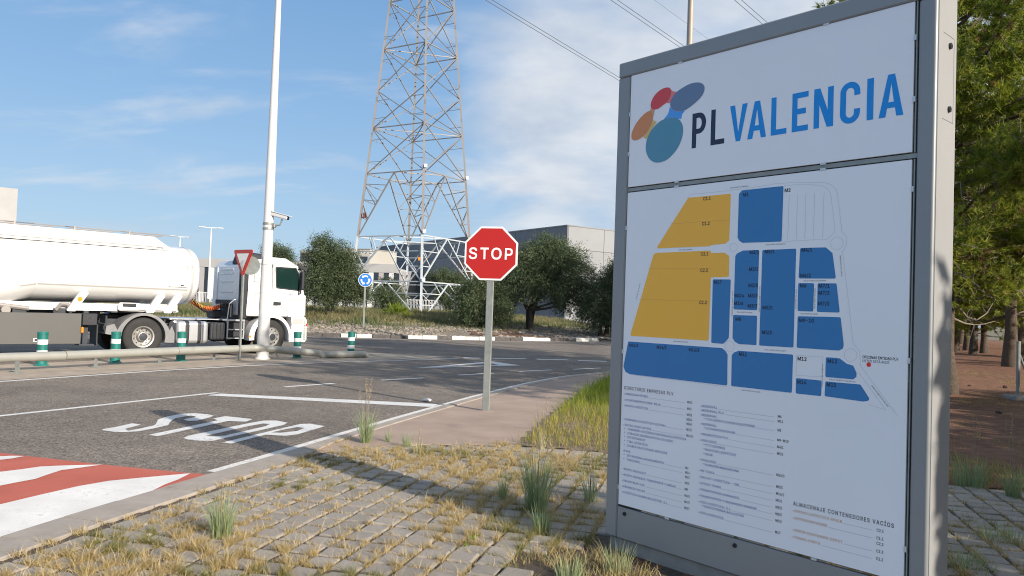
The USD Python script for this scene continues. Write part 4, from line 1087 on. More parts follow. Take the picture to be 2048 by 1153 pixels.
# ------------------------------------------------------------------ guardrail: big pipes on short posts, the last length fallen
gr_ = thing('guardrail', label='low guardrail of fat grey pipes on short posts, its last length fallen to the ground', cat='guardrail')
feet = [(-11.6, 12.1), (-10.75, 13.75), (-9.78, 15.27), (-9.15, 16.99), (-8.50, 18.65), (-7.78, 20.2), (-6.9, 21.6)]
a0, a1 = np.array([-12.3, 10.9, 0.31]), np.array([-6.98, 20.75, 0.31])
cut = [(-12.5, 10.4, .31), (-10.55, 14.25, .31), (-9.48, 16.35, .30), (-8.2, 18.9, .31), (-7.0, 20.95, .32)]
for k in range(4):
    p, q = np.array(cut[k]), np.array(cut[k + 1])
    d = unit(q - p)
    obj('rail_pipe', tube([p, p + d * 0.02, (p + q) / 2, q - d * 0.05, q - d * 0.02], [0.097, 0.097, 0.095, 0.095, 0.1], 20), 'rail_pipe', gr_, smooth=40)
obj('rail_pipe', tube([(-7.03, 20.98, 0.315), (-6.9, 21.08, 0.32), (-6.35, 21.6, 0.25), (-5.70, 22.2, 0.165), (-5.55, 22.38, 0.14), (-5.44, 22.45, 0.06)], [0.1, 0.1, 0.098, 0.1, 0.1, 0.09], 20), 'rail_pipe', gr_, smooth=40, label='bent pipe sloping down to the ground')
obj('rail_pipe', tube([(-5.43, 22.5, 0.03), (-5.4, 22.5, 0.10), (-5.3, 22.55, 0.105), (-4.55, 23.2, 0.108), (-4.42, 23.32, 0.105), (-4.33, 23.38, 0.02)], [0.085, 0.1, 0.102, 0.1, 0.1, 0.085], 20), 'rail_pipe', gr_, smooth=40, label='last pipe lying on the ground')
for x, y in feet[:-1] + [(-6.45, 21.45)]:
    lean = 0.12 if x > -6.6 else 0.0
    obj('rail_post', join([bar((x, y, 0.0), (x - lean, y - lean * 0.3, 0.24), 0.09, 0.035), box((x, y, 0.012), (0.22, 0.12, 0.02))]), 'galvanised', gr_)

# ------------------------------------------------------------------ flexible bollards
bo = thing('bollard', (-10.41, 17.08, 0), 0, 'green bollard with two white bands, leftmost of the row, before the grey side panel', 'bollard', 'green bollards along the median')
obj('body', lathe([(0.15, 0.0), (0.15, 0.02), (0.113, 0.05), (0.108, 0.10), (0.106, 0.70), (0.110, 0.705), (0.110, 0.745), (0.10, 0.757), (0.0, 0.757)], 24), 'bollard_green', bo, smooth=30)
for z in (0.29, 0.53):
    obj('reflective_band', lathe([(0.1074, z - 0.055), (0.1082, z - 0.054), (0.1080, z + 0.054), (0.107, z + 0.055)], 24), 'bollard_white', bo, smooth=30)
for (x, y), lb in (((-9.44, 18.37), 'green bollard with two white bands, just left of the truck rear wheel'), ((-8.41, 19.63), 'green bollard with two white bands, before the silver fuel tank'), ((-6.14, 22.15), 'green bollard with two white bands, before the truck front bumper'), ((-4.95, 23.9), 'green bollard standing alone beyond the fallen pipe, rightmost of the row')):
    copy(bo, (x, y, 0), 40 * x, lb, 'green bollards along the median')

# ------------------------------------------------------------------ give way sign, seen edge-on
gw = thing('give_way_sign', (-7.2, 20.45, 0), -36, 'small triangular give way sign with a round plate on its back, on a thin post', 'sign')
obj('post', bx(-0.035, 0.035, -0.022, 0.022, -0.05, 2.86, 0.004), 'galvanised', gw)
tri = Polygon([(-0.4, 0.33), (0.4, 0.33), (0, -0.36)]).buffer(-0.03).buffer(0.045)
tp = obj('triangle_plate', join([face(tri, 0, 0.008, (0, 0, 2.62)), face(tri.difference(tri.buffer(-0.008)), -0.03, 0, (0, 0, 2.62))]), 'sign_red', gw)
obj('white_face', face(Polygon([(-0.27, 0.245), (0.27, 0.245), (0, -0.215)]), 0.008, 0.009, (0, 0, 2.62)), 'sign_white', tp)
v, f = face(Point(0, 0).buffer(0.25), 0, 0.01, (0, 0, 2.55), 0)
obj('round_plate', move((v, f), (0.17, 0.10, 0), rz=0.75), 'galvanised', gw)

# ------------------------------------------------------------------ roundabout sign on the island
bs_p = np.array([-8.12, 42.3])
bs = thing('roundabout_sign', (bs_p[0], bs_p[1], float(island_z(bs_p))), 8, 'round blue roundabout sign with white arrows on a thin post', 'sign')
obj('post', bx(-0.05, 0.05, -0.03, 0.03, -0.1, 2.75, 0.005), 'galvanised', bs)
dp = obj('disc', face(Point(0, 0).buffer(0.38, 24), 0, 0.012, (0, 0, 2.6)), 'sign_white', bs)
obj('blue_face', face(Point(0, 0).buffer(0.355, 24), 0.012, 0.014, (0, 0, 2.6)), 'sign_blue', dp)
for k in range(3):
    a = 90 + 120 * k
    ring = LineString(arc(0, 0, 0.215, 0.215, a - 38, a + 30)).buffer(0.04, cap_style=2)
    e, n_ = math.radians(a + 30), 0.085
    c_, s_ = math.cos(e), math.sin(e)
    head = Polygon([((0.215 + n_) * c_, (0.215 + n_) * s_), ((0.215 - n_) * c_, (0.215 - n_) * s_), (0.22 * math.cos(e + 0.5), 0.22 * math.sin(e + 0.5))])
    obj('arrow', face(ring.union(head), 0.014, 0.016, (0, 0, 2.6)), 'sign_white', dp)

# ------------------------------------------------------------------ lattice pylon on the island
TB, TT = np.array([-8.38, 65.03]), np.array([-8.53, 65.03])
ZB, ZTOP = 0.85, 26.95


def corner(k, z):
    t = (z - ZB) / (ZTOP - ZB)
    half = 5.42 + (2.80 - 5.42) * t if t <= 1 else max(2.80 - (t - 1) * 1.6, 1.3)
    c = TB + (TT - TB) * t
    a = 0.25 - PI / 2 + k * PI / 2
    return np.array([c[0] + half * math.cos(a), c[1] + half * math.sin(a), z])


py = thing('pylon', label='tall steel lattice power pylon standing on the roundabout island', cat='pylon')
LV = [ZB, 3.6, 7.3, 12.6, 16.5, 19.1, 23.3, 27.4, 31.0, 36.0]


def mat_at(z):
    return 'pylon_paint' if z < 8 else 'pylon_steel'


def pbar(name, p, q, w, pad=None):
    obj(name, bar(p, q, w), pad or mat_at((p[2] + q[2]) / 2), py)


for k in range(4):
    for a, b in zip(LV[:-1], LV[1:]):
        w = 0.18 if a < 12 else 0.14
        pbar('leg', corner(k, a), corner(k, b), w)
    obj('footing', box(corner(k, 0.55), (0.9, 0.9, 0.75), 0.05), 'wall_concrete', py)
for k in range(4):
    L, R = (lambda z, k=k: corner(k, z)), (lambda z, k=k: corner((k + 1) % 4, z))

    def on(p, q, t):
        return p + (q - p) * t
    for z in (3.6, 7.3, 12.6, 16.5, 23.3, 27.4, 31.0):
        pbar('ring_beam', L(z), R(z), 0.095 if z < 8 else 0.075)
    # two storeys of inverted V with redundant members
    for a, b in ((ZB, 3.6), (3.6, 7.3)):
        m = on(L(b), R(b), 0.5)
        for e in (L, R):
            foot = e(a) if a > 1 else e(a) + 0.13 * (on(L(a), R(a), 0.5) - e(a))
            pbar('brace', foot, m, 0.095)
            for t in (0.33, 0.66):
                p = on(foot, m, t); q = e(a + (b - a) * t)
                pbar('strut', p, q, 0.07)
                q2 = e(a + (b - a) * min(t + 0.33, 0.995))
                pbar('strut', p, q2 if t < 0.5 else on(e(b), m, 0.45), 0.06)
            pbar('strut', on(foot, m, 0.33), on(foot, m, 0.33) * 0 + e(a), 0.05) if a > 1 else None
    # one storey of V with redundant members
    a, b = 7.3, 12.6
    m = on(L(b), R(b), 0.5)
    for e, o in ((L, R), (R, L)):
        pbar('brace', e(a), m, 0.085)
        for t in (0.28, 0.55, 0.8):
            p = on(e(a), m, t); q = e(a + (b - a) * (t + 0.04))
            pbar('strut', p, q, 0.055)
            if t < 0.8:
                pbar('strut', p, e(a + (b - a) * (t + 0.27)), 0.05)
    pbar('plan_brace', on(L(b), R(b), 0.5), on(R(b), corner((k + 2) % 4, b), 0.5), 0.07)
    pbar('plan_brace', on(L(7.3), R(7.3), 0.5), on(R(7.3), corner((k + 2) % 4, 7.3), 0.5), 0.07)
    # X-braced storeys
    for a, b in ((12.6, 16.5), (16.5, 19.1 + 0.6), (19.7, 23.3), (23.3, 27.4), (27.4, 31.0), (31.0, 36.0)):
        pbar('brace', L(a), R(b), 0.065)
        pbar('brace', R(a), L(b), 0.065)
        x = (L(a) + R(b) + R(a) + L(b)) / 4
        for e in (L, R):
            for t in (0.26, 0.74):
                d = on(e(a), x, 0.52) if t < 0.5 else on(e(b), x, 0.52)
                pbar('strut', d, e(a + (b - a) * t), 0.034)
for k in range(2):
    pbar('plan_brace', corner(k, 16.5), corner(k + 2, 16.5), 0.06)
    pbar('plan_brace', corner(k, 23.3), corner(k + 2, 23.3), 0.06)
for z in (33.5,):
    for s in (-1, 1):
        tip = np.array([TB[0] + s * 7.5, TB[1] - s * 5.6, z + 0.6])
        base = [corner(k, zz) for k in ((1, 2) if s > 0 else (0, 3)) for zz in (z - 1.0, z + 1.2)]
        for p in base:
            pbar('cross_arm', p, tip, 0.09)
for k, z in ((0, 3.75), (0, 7.6), (1, 7.6), (0, 12.9), (1, 12.9)):
    c = corner(k, z)
    obj('danger_plate', box(c + [0.18, -0.22, 0], (0.26, 0.03, 0.26)), 'sign_white', py)
obj('warning_plate', box(corner(0, 5.4) + [-0.2, -0.16, 0], (0.16, 0.03, 0.26)), 'lamp_orange', py)
obj('meter_box', box(corner(3, 9.1) + [0.35, -0.1, 0], (0.28, 0.3, 0.42)), 'pylon_red', py)

# ------------------------------------------------------------------ overhead lines and the pole behind the sign


def wire(a, b, t0, t1, r, label, twin=0.0):
    a, b = np.array(a), np.array(b)
    t = np.linspace(t0, t1, 40)
    p = a + (b - a) * t[:, None]
    L = np.linalg.norm(b - a)
    side = unit(np.array([-(b - a)[1], (b - a)[0], 0]))
    w = thing('power_line', label=label, cat='power line')
    for s in ((-1, 1) if twin else (0,)):
        obj('conductor', tube(p + side * s * twin / 2, r, 5), 'wire', w)


wire((-2.35, 64, 27.5), (11.9, 85, 27.5), -2, 9, 0.028, 'twin power line crossing the sky just right of the pylon', 0.5)
wire((7.42, 60, 26.4), (15.05, 70, 26.4), -3, 18, 0.024, 'twin power line running down to the brown pole behind the big sign', 0.45)
wire((13.45, 75, 32.6), (21.3, 85, 32.6), -3, 14, 0.014, 'faint single power line right of the brown pole')
wire((17.4, 60, 26.6), (20.9, 64.4, 26.6), -4, 30, 0.024, 'twin power line above the right half of the big sign', 0.45)
bp = thing('utility_pole', (6.02, 27.0, 0), 0, 'plain brown steel pole rising behind the big sign', 'pole')
obj('shaft', lathe([(0.17, 0.0), (0.105, 12.0), (0.095, 14.5), (0.0, 14.5)], 16), 'pole_brown', bp, smooth=30)
obj('base_plate', lathe([(0.0, 0.06), (0.3, 0.06), (0.3, 0.02)], 12), 'galvanised', bp)

# ------------------------------------------------------------------ far street lamps
sl = thing('street_lamp', (-28.55, 72, 0), 20, 'white double-armed street lamp just left of the truck cab', 'street lamp')
obj('column', lathe([(0.13, 0.0), (0.1, 3), (0.06, 8.4), (0.0, 8.45)], 10), 'pole_white', sl, smooth=30)
for s in (-1, 1):
    obj('lantern', join([bar((0, 0, 8.38), (s * 0.55, 0, 8.40), 0.06), box((s * 0.8, 0, 8.40), (0.55, 0.22, 0.09), 0.02)]), 'pole_white', sl)
copy(sl, (-39.3, 90, 0), 35, 'white double-armed street lamp whose head shows above the tank', scale=1.06)

# ------------------------------------------------------------------ buildings
WL, WR = np.array([-0.563, 0.826]), np.array([0.826, 0.563])
W0, WH = np.array([6.99, 100.0]), 12.95
wh = thing('warehouse', (W0[0], W0[1], 0), 0, 'large warehouse with grey side wall and sunlit white end wall behind the trees', 'building')


def wall_box(a, b, z0, z1, n, out, dep):
    """A panel from a to b (in plan), proud of the wall line by out, of depth dep (towards the inside)."""
    a, b = np.asarray(a, float), np.asarray(b, float)
    q = [a + n * out, b + n * out, b + n * (out - dep), a + n * (out - dep)]
    v = np.array([[p[0], p[1], z] for z in (z0, z1) for p in q])
    f = np.array([[0, 1, 5, 4], [1, 2, 6, 5], [2, 3, 7, 6], [3, 0, 4, 7], [4, 5, 6, 7], [3, 2, 1, 0]])
    c = v.mean(0)
    fn = np.cross(v[f[:, 1]] - v[f[:, 0]], v[f[:, 2]] - v[f[:, 0]])
    fl = ((v[f[:, 0]] - c) * fn).sum(1) < 0
    f[fl] = f[fl][:, ::-1]
    return v, f


nL, nR = np.array([-0.826, -0.563]), np.array([0.563, -0.826])
core = Polygon([tuple(WL * 0.3 + WR * 0.3), tuple(WL * 0.3 + WR * 39), tuple(WL * 60 + WR * 39), tuple(WL * 60 + WR * 0.3)])
obj('core', extr(core, -0.1, WH - 0.3), 'roof_grey', wh)
zs = [0, 3.4, 6.7, 9.9, WH]
for i in range(10):
    for j in range(4):
        obj('wall_panel', wall_box(WL * (6 * i + 0.02), WL * (6 * i + 5.97), zs[j] + 0.02, zs[j + 1] - 0.03, nL, 0.0, 0.2), 'warehouse_grey', wh)
for i in range(6):
    for j in range(4):
        obj('wall_panel', wall_box(WR * (6.4 * i + 0.02 + 0.2 * (i == 0)), WR * (6.4 * i + 6.36), zs[j] + 0.02, zs[j + 1] - 0.03, nR, 0.0, 0.2), 'warehouse_panel', wh)
obj('parapet_cap', join([wall_box(WL * -0.05, WL * 60, WH - 0.02, WH + 0.12, nL, 0.06, 0.35), wall_box(WR * 0.3, WR * 38.4, WH - 0.02, WH + 0.12, nR, 0.06, 0.35)]), 'roof_grey', wh)
for i in range(8):
    a = WL * (4 + 7 * i)
    obj('vent_hood', wall_box(a, a + WL * 0.9, 10.6, 11.0, nL, 0.35, 0.33), 'pylon_steel', wh)

# white office block in front of the warehouse wall
of = thing('office_block', (-28.1, 128, 0), 0, 'cream office block with a dark window strip left of the pylon', 'building')
oz = 10.9
ov = [np.array(p) for p in ((0, 0), (4.2, -0.6), (7.9, 4.6), (3.0, 9), (-1, 9))]
obj('wall', extr(Polygon(ov).buffer(0), 0, oz), 'wall_white', of)
d0 = unit(ov[1] - ov[0]); n0 = np.array([d0[1], -d0[0]])
obj('window', wall_box(ov[0] + d0 * 2.0, ov[0] + d0 * 3.9, 6.6, 9.7, n0, 0.03, 0.2), 'dark_glass', of)
obj('window', wall_box(ov[0] + d0 * 3.0, ov[0] + d0 * 4.1, 4.0, 5.4, n0, 0.03, 0.2), 'green_glass', of)
obj('canopy', wall_box(ov[0] + d0 * 1.0, ov[0] + d0 * 3.6, 3.3, 3.6, n0, 1.3, 1.3), 'wall_white', of)
obj('parapet_cap', extr(Polygon(ov).buffer(0.12), oz, oz + 0.12), 'roof_grey', of)
lv = thing('plant_room', (-36.5, 131, 0), 4, 'dark louvred block beside the cream office block', 'building')
obj('body', bx(0, 7.2, 0, 8, 0, 10.6), 'pylon_steel', lv)
for k in range(14):
    obj('louvre', move(bx(0.1, 7.1, -0.25, 0, 0, 0.34), (0, 0, 3.4 + 0.5 * k)), 'chassis', lv)
tb = thing('tower_block', (-94.6, 104.3, 0), 38, 'tall pale concrete block at the left edge above the tanker', 'building')
for k in range(7):
    obj('wall_panel', bx(3.2 * k, 3.2 * k + 3.14, 0, 0.3, 0, 18.0 - 0.05 * k), 'wall_concrete', tb)
obj('core', bx(0, 22.3, 0.31, 12, 0, 17.6), 'wall_concrete', tb)
gb = thing('grey_hall', (-64, 122, 0), -4, 'low grey hall with dark vertical window strips behind the truck cab', 'building')
obj('core', bx(0, 46, 0.32, 18, 0, 7.6), 'wall_concrete', gb)
obj('fascia', bx(-0.1, 46.1, 0, 0.31, 6.75, 8.1), 'wall_concrete', gb)
for k in range(29):
    obj('pier', bx(1.6 * k + 0.1, 1.6 * k + 0.85, 0.02, 0.31, 0, 6.72), 'fence_white' if k % 3 else 'wall_concrete', gb)
    obj('window', bx(1.6 * k + 0.87, 1.6 * k + 1.68, 0.15, 0.31, 0.4, 6.72), 'dark_glass', gb)

# ------------------------------------------------------------------ white fence on a low wall beyond the island
fe = thing('fence', (-52, 103, 0), 0, 'white metal fence on a low pale wall beyond the island', 'fence')
obj('base_wall', bx(0, 52, -0.12, 0.12, -0.1, 0.85), 'wall_white', fe)
for k in range(27):
    obj('post', bx(2 * k - 0.05, 2 * k + 0.05, -0.05, 0.05, 0.85, 2.7), 'fence_white', fe)
obj('rail', join([bx(0, 52, -0.03, 0.03, 2.5, 2.56), bx(0, 52, -0.03, 0.03, 1.05, 1.11)]), 'fence_white', fe)
obj('pickets', join([bx(0.2 * k - 0.025, 0.2 * k + 0.025, -0.02, 0.02, 0.9, 2.62) for k in range(261)]), 'fence_white', fe, kind='stuff')
nb = thing('notice_board', (-26.2, 70.5, 0), 15, 'small white notice board on two legs left of the truck cab', 'sign')
obj('board', bx(-0.9, 0.7, -0.03, 0.03, 1.75, 2.6, 0.01), 'sign_white', nb)
for x in (-0.55, 0.4):
    obj('post', bx(x - 0.05, x + 0.05, 0.031, 0.1, -0.1, 2.5), 'galvanised', nb)

# ------------------------------------------------------------------ road tractor and tanker trailer
TH = 45.0
hd = np.array([math.cos(math.radians(TH)), math.sin(math.radians(TH))])
lf = np.array([-hd[1], hd[0]])
TO = np.array([-10.015, 20.938]) + lf * 1.22          # on the ground under the middle of the rear axle
tr = thing('truck_tractor', (TO[0], TO[1], 0), TH, 'white two-axle road tractor driving round the roundabout, cab in front', 'truck')


def wheel(x, y, par, name='wheel', steer=0.0, dual=False, R=0.525, W=0.29):
    """y is the outer face; s points outwards."""
    s = -1 if y < 0 else 1
    ww = 0.62 if dual else W
    tp = [(0.295, 0.012), (0.40, -0.006), (R - 0.06, 0.0), (R - 0.015, 0.03), (R, 0.06), (R, ww - 0.06), (R - 0.015, ww - 0.03), (0.36, ww), (0.28, ww - 0.02)]
    t = lathe([(r, d) for r, d in tp], 40, 'y')

    def place(m, flip=True):
        v, f = m
        v = v * [1, -s, 1]
        if s > 0:
            f = f[:, ::-1]
        c, n = math.cos(steer), math.sin(steer)
        v = np.stack([c * v[:, 0] - n * v[:, 1], n * v[:, 0] + c * v[:, 1], v[:, 2]], 1)
        return v + [x, y, R], f
    w = obj(name, place(t), 'rubber', par, smooth=35)
    if dual:
        rp = [(0.296, 0.004), (0.292, 0.02), (0.262, 0.03), (0.250, 0.12), (0.20, 0.150), (0.145, 0.158), (0.14, 0.10), (0.12, 0.03), (0.085, 0.02), (0.0, 0.02)]
    else:
        rp = [(0.296, 0.004), (0.290, 0.02), (0.265, 0.045), (0.25, 0.03), (0.20, -0.005), (0.15, -0.02), (0.125, -0.02), (0.12, -0.055), (0.08, -0.07), (0.0, -0.07)]
    obj('rim', place(lathe(rp, 40, 'y')), 'rim_silver', w, smooth=35)
    hd_ = 0.0 if dual else -0.075
    obj('hub', place(lathe([(0.105, 0.025 + hd_), (0.10, -0.004 + hd_), (0.06, -0.012 + hd_), (0.0, -0.012 + hd_)], 20, 'y')), 'chassis', w, smooth=35)
    nuts, holes = [], []
    for k in range(10):
        a = 2 * PI * k / 10
        yy = 0.155 if dual else -0.022
        nuts.append(move(lathe([(0.016, 0.01), (0.016, -0.03), (0.0, -0.03)], 6, 'y'), (0.168 * math.cos(a), yy, 0.168 * math.sin(a))))
        yy2 = 0.149 if dual else -0.007
        m = lathe([(0.026, -0.002), (0.0, -0.002)], 10, 'y')
        holes.append(move(m, (0.215 * math.cos(a + 0.3), yy2 - (0.010 if dual else 0.0), 0.215 * math.sin(a + 0.3))))
    obj('wheel_nuts', place(join(nuts)), 'rim_silver', w)
    obj('hand_holes', place(join(holes)), 'bolt_black', w)
    return w


wheel(0, -1.22, tr, dual=True)
wheel(0, 1.22, tr, dual=True)
wheel(3.77, -1.20, tr, steer=0.16)
wheel(3.77, 1.20, tr, steer=0.16)
obj('chassis_frame', join([bx(-0.9, 4.6, y - 0.05, y + 0.05, 0.72, 1.0) for y in (-0.42, 0.42)] + [bx(x - 0.06, x + 0.06, -0.42, 0.42, 0.76, 0.94) for x in (-0.85, 0.4, 1.4, 2.4)]), 'chassis', tr)
obj('axle', join([tube([(0, -0.8, 0.525), (0, 0.8, 0.525)], 0.11, 10), tube([(3.77, -0.95, 0.5), (3.77, 0.95, 0.5)], 0.07, 8), move(hull([((0, 0, 0.525), 0.24), ((0.25, 0, 0.55), 0.12)]), (0, 0, 0))]), 'chassis', tr)
obj('rear_crossmember', join([bx(-0.98, -0.9, -1.15, 1.15, 0.66, 0.86), bx(-0.975, -0.93, -1.2, -0.75, 0.88, 1.08)]), 'truck_black', tr)
obj('tail_lamp', bx(-1.0, -0.97, -1.12, -0.82, 0.70, 0.82, 0.01), 'truck_black', tr)
for s in (-1, 1):
    y0, y1 = s * 0.52, s * 1.245
    pf = []
    for a in np.linspace(8, 172, 22):
        c, n = math.cos(math.radians(a)), math.sin(math.radians(a))
        k = 1.0 + 0.10 * abs(c) ** 3
        pf.append((0.63 * c * k, 0.525 + 0.63 * n))
    outer = [(0.80, 0.34), (0.80, 0.62), (0.72, 0.82)] + pf[1:-1] + [(-0.74, 0.86), (-0.93, 0.80), (-0.95, 0.60)]
    outer = [(x * 1.03, (z - 0.525) * 1.03 + 0.525) for x, z in outer]
    g = Polygon(outer).buffer(0).difference(Point(0, 0.525).buffer(0.575, 32)).intersection(sbox(-2, 0.36, 2, 2))
    v, f = upright(extr(g, -max(y0, y1), -min(y0, y1)))
    obj('fender', (v, f), 'fender_grey', tr, smooth=30)
obj('fifth_wheel', join([lathe([(0.0, 1.18), (0.44, 1.18), (0.46, 1.12), (0.4, 1.06)], 24), bx(-0.5, 0.5, -0.4, 0.4, 0.98, 1.08), bx(-0.75, -0.3, -0.35, 0.35, 1.0, 1.1)]), 'chassis', tr)
obj('deck_plate', bx(0.85, 2.85, -0.75, 0.9, 1.0, 1.03), 'tank_aluminium', tr)
obj('fuel_tank', hull([((x, y, z), 0.11) for x in (1.0, 1.70) for y in (-1.12, -0.66) for z in (0.44, 0.86)], 20), 'tank_aluminium', tr, smooth=40)
for x in (1.18, 1.53):
    obj('tank_strap', hull([((x + dx, y, z), 0.112) for dx in (-0.03, 0.03) for y in (-1.123, -0.66) for z in (0.44, 0.863)], 16), 'truck_black', tr, smooth=40)
obj('fuel_cap', lathe([(0.0, 1.02), (0.06, 1.02), (0.07, 0.96)], 12), 'truck_black', tr)
bt = obj('battery_box', hull([((x, y, z), 0.06) for x in (1.92, 2.26) for y in (-1.12, -0.7) for z in (0.48, 0.88)], 12), 'truck_black', tr, smooth=35)
obj('cover_rib', join([bx(x - 0.02, x + 0.02, -1.20, -1.17, 0.48, 0.9, 0.01) for x in (1.95, 2.06, 2.17, 2.26)]), 'truck_black', bt)
obj('exhaust_silencer', hull([((2.5, 0.0, 0.62), 0.3), ((3.0, 0.2, 0.62), 0.3)], 16), 'chassis', tr, smooth=True)
obj('step_frame', join([bx(2.36, 2.40, -1.18, -1.14, 0.46, 1.0), bx(2.86, 2.90, -1.18, -1.14, 0.46, 1.0)] + [bx(2.38, 2.88, -1.18, -1.12, z, z + 0.035) for z in (0.46, 0.72)] + [bx(2.34, 2.9, -1.2, -0.9, 0.99, 1.04)]), 'tank_aluminium', tr)
obj('tool_box', bx(2.42, 2.86, -1.08, -0.6, 0.5, 0.97, 0.03), 'truck_black', tr)
obj('grab_rail', tube([(2.55, -0.75, 1.03), (2.6, -0.75, 1.5), (2.72, -0.8, 1.62), (2.88, -0.85, 1.62)], 0.018), 'tank_aluminium', tr)
# cab: a rounded shell from its side profile
prof = [(2.96, 1.20), (2.97, 2.62), (3.10, 2.80), (3.75, 2.93), (4.30, 2.92), (4.60, 2.79), (4.70, 2.55), (4.86, 1.98), (4.93, 1.60), (4.95, 1.20)]
sp = []
for x, z in prof:
    w = 1.20 if z < 2.3 else np.interp(z, [2.3, 2.62, 2.95], [1.195, 1.16, 1.02])
    nose = 0.10 if x > 4.5 else 0.0
    for s in (-1, 1):
        sp.append(((x - 0.05 * (x > 4), s * (w - 0.06 - nose), z - 0.0), 0.06))
        if nose:
            sp.append(((x - 0.16, s * (w - 0.06), z), 0.06))
cab = obj('cab', hull(sp, 16), 'truck_white', tr, smooth=32)
obj('windscreen', join([(lambda v, f: (v, f))(*bar((4.715, y, 2.62), (4.905, y, 1.98), 0.7, 0.02, ref=(0, 1.0, 0))) for y in (-0.35, 0.35)]), 'dark_glass', cab)
Y = -1.205
win = Polygon([(3.83, 2.66), (4.50, 2.665), (4.585, 2.50), (4.645, 2.0), (3.88, 2.05)]).buffer(-0.03).buffer(0.05)
door = Polygon([(3.74, 2.76), (4.56, 2.75), (4.64, 2.52), (4.80, 1.95), (4.845, 1.55), (4.85, 1.16), (4.30, 1.155), (4.22, 1.33), (4.05, 1.46), (3.74, 1.52)])


def sidep(g, y, d):
    v, f = upright(extr(g, 0, d))
    return v + [0, y, 0], f


dr = obj('door', sidep(door.difference(win.buffer(0.012)), Y, 0.012), 'truck_white', tr)
obj('window_frame', sidep(win.buffer(0.012).difference(win.buffer(-0.022)), Y, 0.016), 'truck_black', dr)
obj('door_seam', sidep(door.buffer(0.010).difference(door), Y, 0.003), 'tank_line', dr)
obj('window', sidep(win.buffer(-0.021), Y, 0.006), 'green_cab_glass', dr)
obj('handle', bx(3.78, 4.03, Y - 0.035, Y - 0.01, 1.50, 1.60, 0.01), 'truck_black', dr)
obj('body_crease', bx(3.76, 4.82, Y - 0.0135, Y - 0.01, 1.655, 1.685), 'tank_line', dr)
obj('name_plate', bx(3.98, 4.52, Y - 0.0136, Y - 0.01, 1.80, 1.93), 'print_lavender', dr)
v, f = upright(text('667', 0.062, 0.001, True)); obj('fleet_number', (v + [4.27, Y - 0.014, 1.82], f), 'truck_black', dr)
v, f = upright(text('1841', 0.04, 0.001, False)); obj('model_number', (v + [4.48, Y - 0.0125, 1.47], f), 'tank_line', dr)
obj('window', sidep(Polygon([(3.14, 2.5), (3.5, 2.5), (3.5, 2.2), (3.14, 2.2)]), Y, 0.001), 'truck_white', tr)
obj('roof_gutter', sidep(Polygon([(3.0, 2.775), (4.55, 2.80), (4.56, 2.77), (3.0, 2.745)]), -1.15, 0.03), 'tank_line', tr)
obj('locker_lid', sidep(Polygon([(3.2, 1.32), (3.55, 1.32), (3.55, 1.85), (3.2, 1.85)]).exterior.buffer(0.006), Y, 0.0015), 'tank_line', tr)
# rear wall of the cab
obj('rear_panel', bx(2.90, 2.955, -0.98, 1.0, 1.30, 2.68, 0.02), 'truck_white', tr)
rp_ = obj('rear_louvre', join([bx(2.88, 2.902, -0.3, 0.55, z, z + 0.035, 0.008) for z in (1.85, 2.17, 2.42, 2.55)] + [bx(2.87, 2.902, y - 0.02, y + 0.02, 1.4, 2.64, 0.008) for y in (-0.75, 0.8)]), 'truck_white', tr)
obj('air_intake', hull([((x, y, z), 0.05) for x in (2.80, 2.93) for y in (-1.14, -1.02) for z in (1.1, 2.75)], 10), 'truck_black', tr, smooth=35)
obj('roof_unit', hull([((3.0, -1.0, 2.78), 0.06), ((3.0, -0.1, 2.78), 0.06), ((3.62, -1.0, 2.86), 0.06), ((3.62, -0.1, 2.86), 0.06), ((3.05, -0.92, 3.02), 0.07), ((3.05, -0.2, 3.02), 0.07), ((3.6, -0.92, 3.0), 0.06), ((3.6, -0.2, 3.0), 0.06)], 14), 'truck_black', tr, smooth=35)
obj('sun_visor', join([bar((4.62, y0, 2.80), (4.95, y0, 2.66), 0.04, 0.10) for y0 in (-1.1, 1.1)] + [(lambda v, f: (v, f))(*bar((4.64, 0, 2.80), (4.98, 0, 2.66), 2.2, 0.02))]), 'truck_black', tr)
for s in (-1, 1):
    mr = obj('mirror', hull([((4.66 + dx, s * (1.30 + dy), z), 0.04) for dx in (-0.015, 0.015) for dy in (0.0, 0.10) for z in (2.04, 2.54)], 12), 'truck_black', tr, smooth=35)
    obj('mirror_arm', join([tube([(4.55, s * 1.1, 2.66), (4.62, s * 1.36, 2.66), (4.62, s * 1.36, 2.5)], 0.022), tube([(4.66, s * 1.15, 1.86), (4.63, s * 1.34, 1.9), (4.62, s * 1.36, 2.1)], 0.022)]), 'truck_black', mr)
    # wheel arch
    ring = [(3.77 + 0.66 * math.cos(a) * (1.0 if math.cos(a) > 0 else 1.12), 0.50 + 0.72 * math.sin(a)) for a in np.linspace(-0.12, PI + 0.12, 26)]
    rin = [(3.77 + 0.575 * math.cos(a), 0.50 + 0.61 * math.sin(a)) for a in np.linspace(-0.12, PI + 0.12, 26)]
    g = Polygon(ring + rin[::-1]).buffer(0)
    v, f = upright(extr(g, 0, 0.36)); v = v + [0, -1.235 + 0.36, 0] if s < 0 else v + [0, 1.235, 0]
    obj('wheel_arch', (v, f), 'truck_white', tr, smooth=30)
    g = Polygon([(4.36, 0.42), (4.44, 0.9), (4.40, 1.15), (4.90, 1.15), (4.94, 0.85), (4.97, 0.45), (4.9, 0.36), (4.36, 0.36)])
    v, f = upright(extr(g, 0, 0.30)); v = v + [0, -1.215 + 0.30, 0] if s < 0 else v + [0, 1.215, 0]
    obj('step_panel', (v, f), 'truck_white', tr)
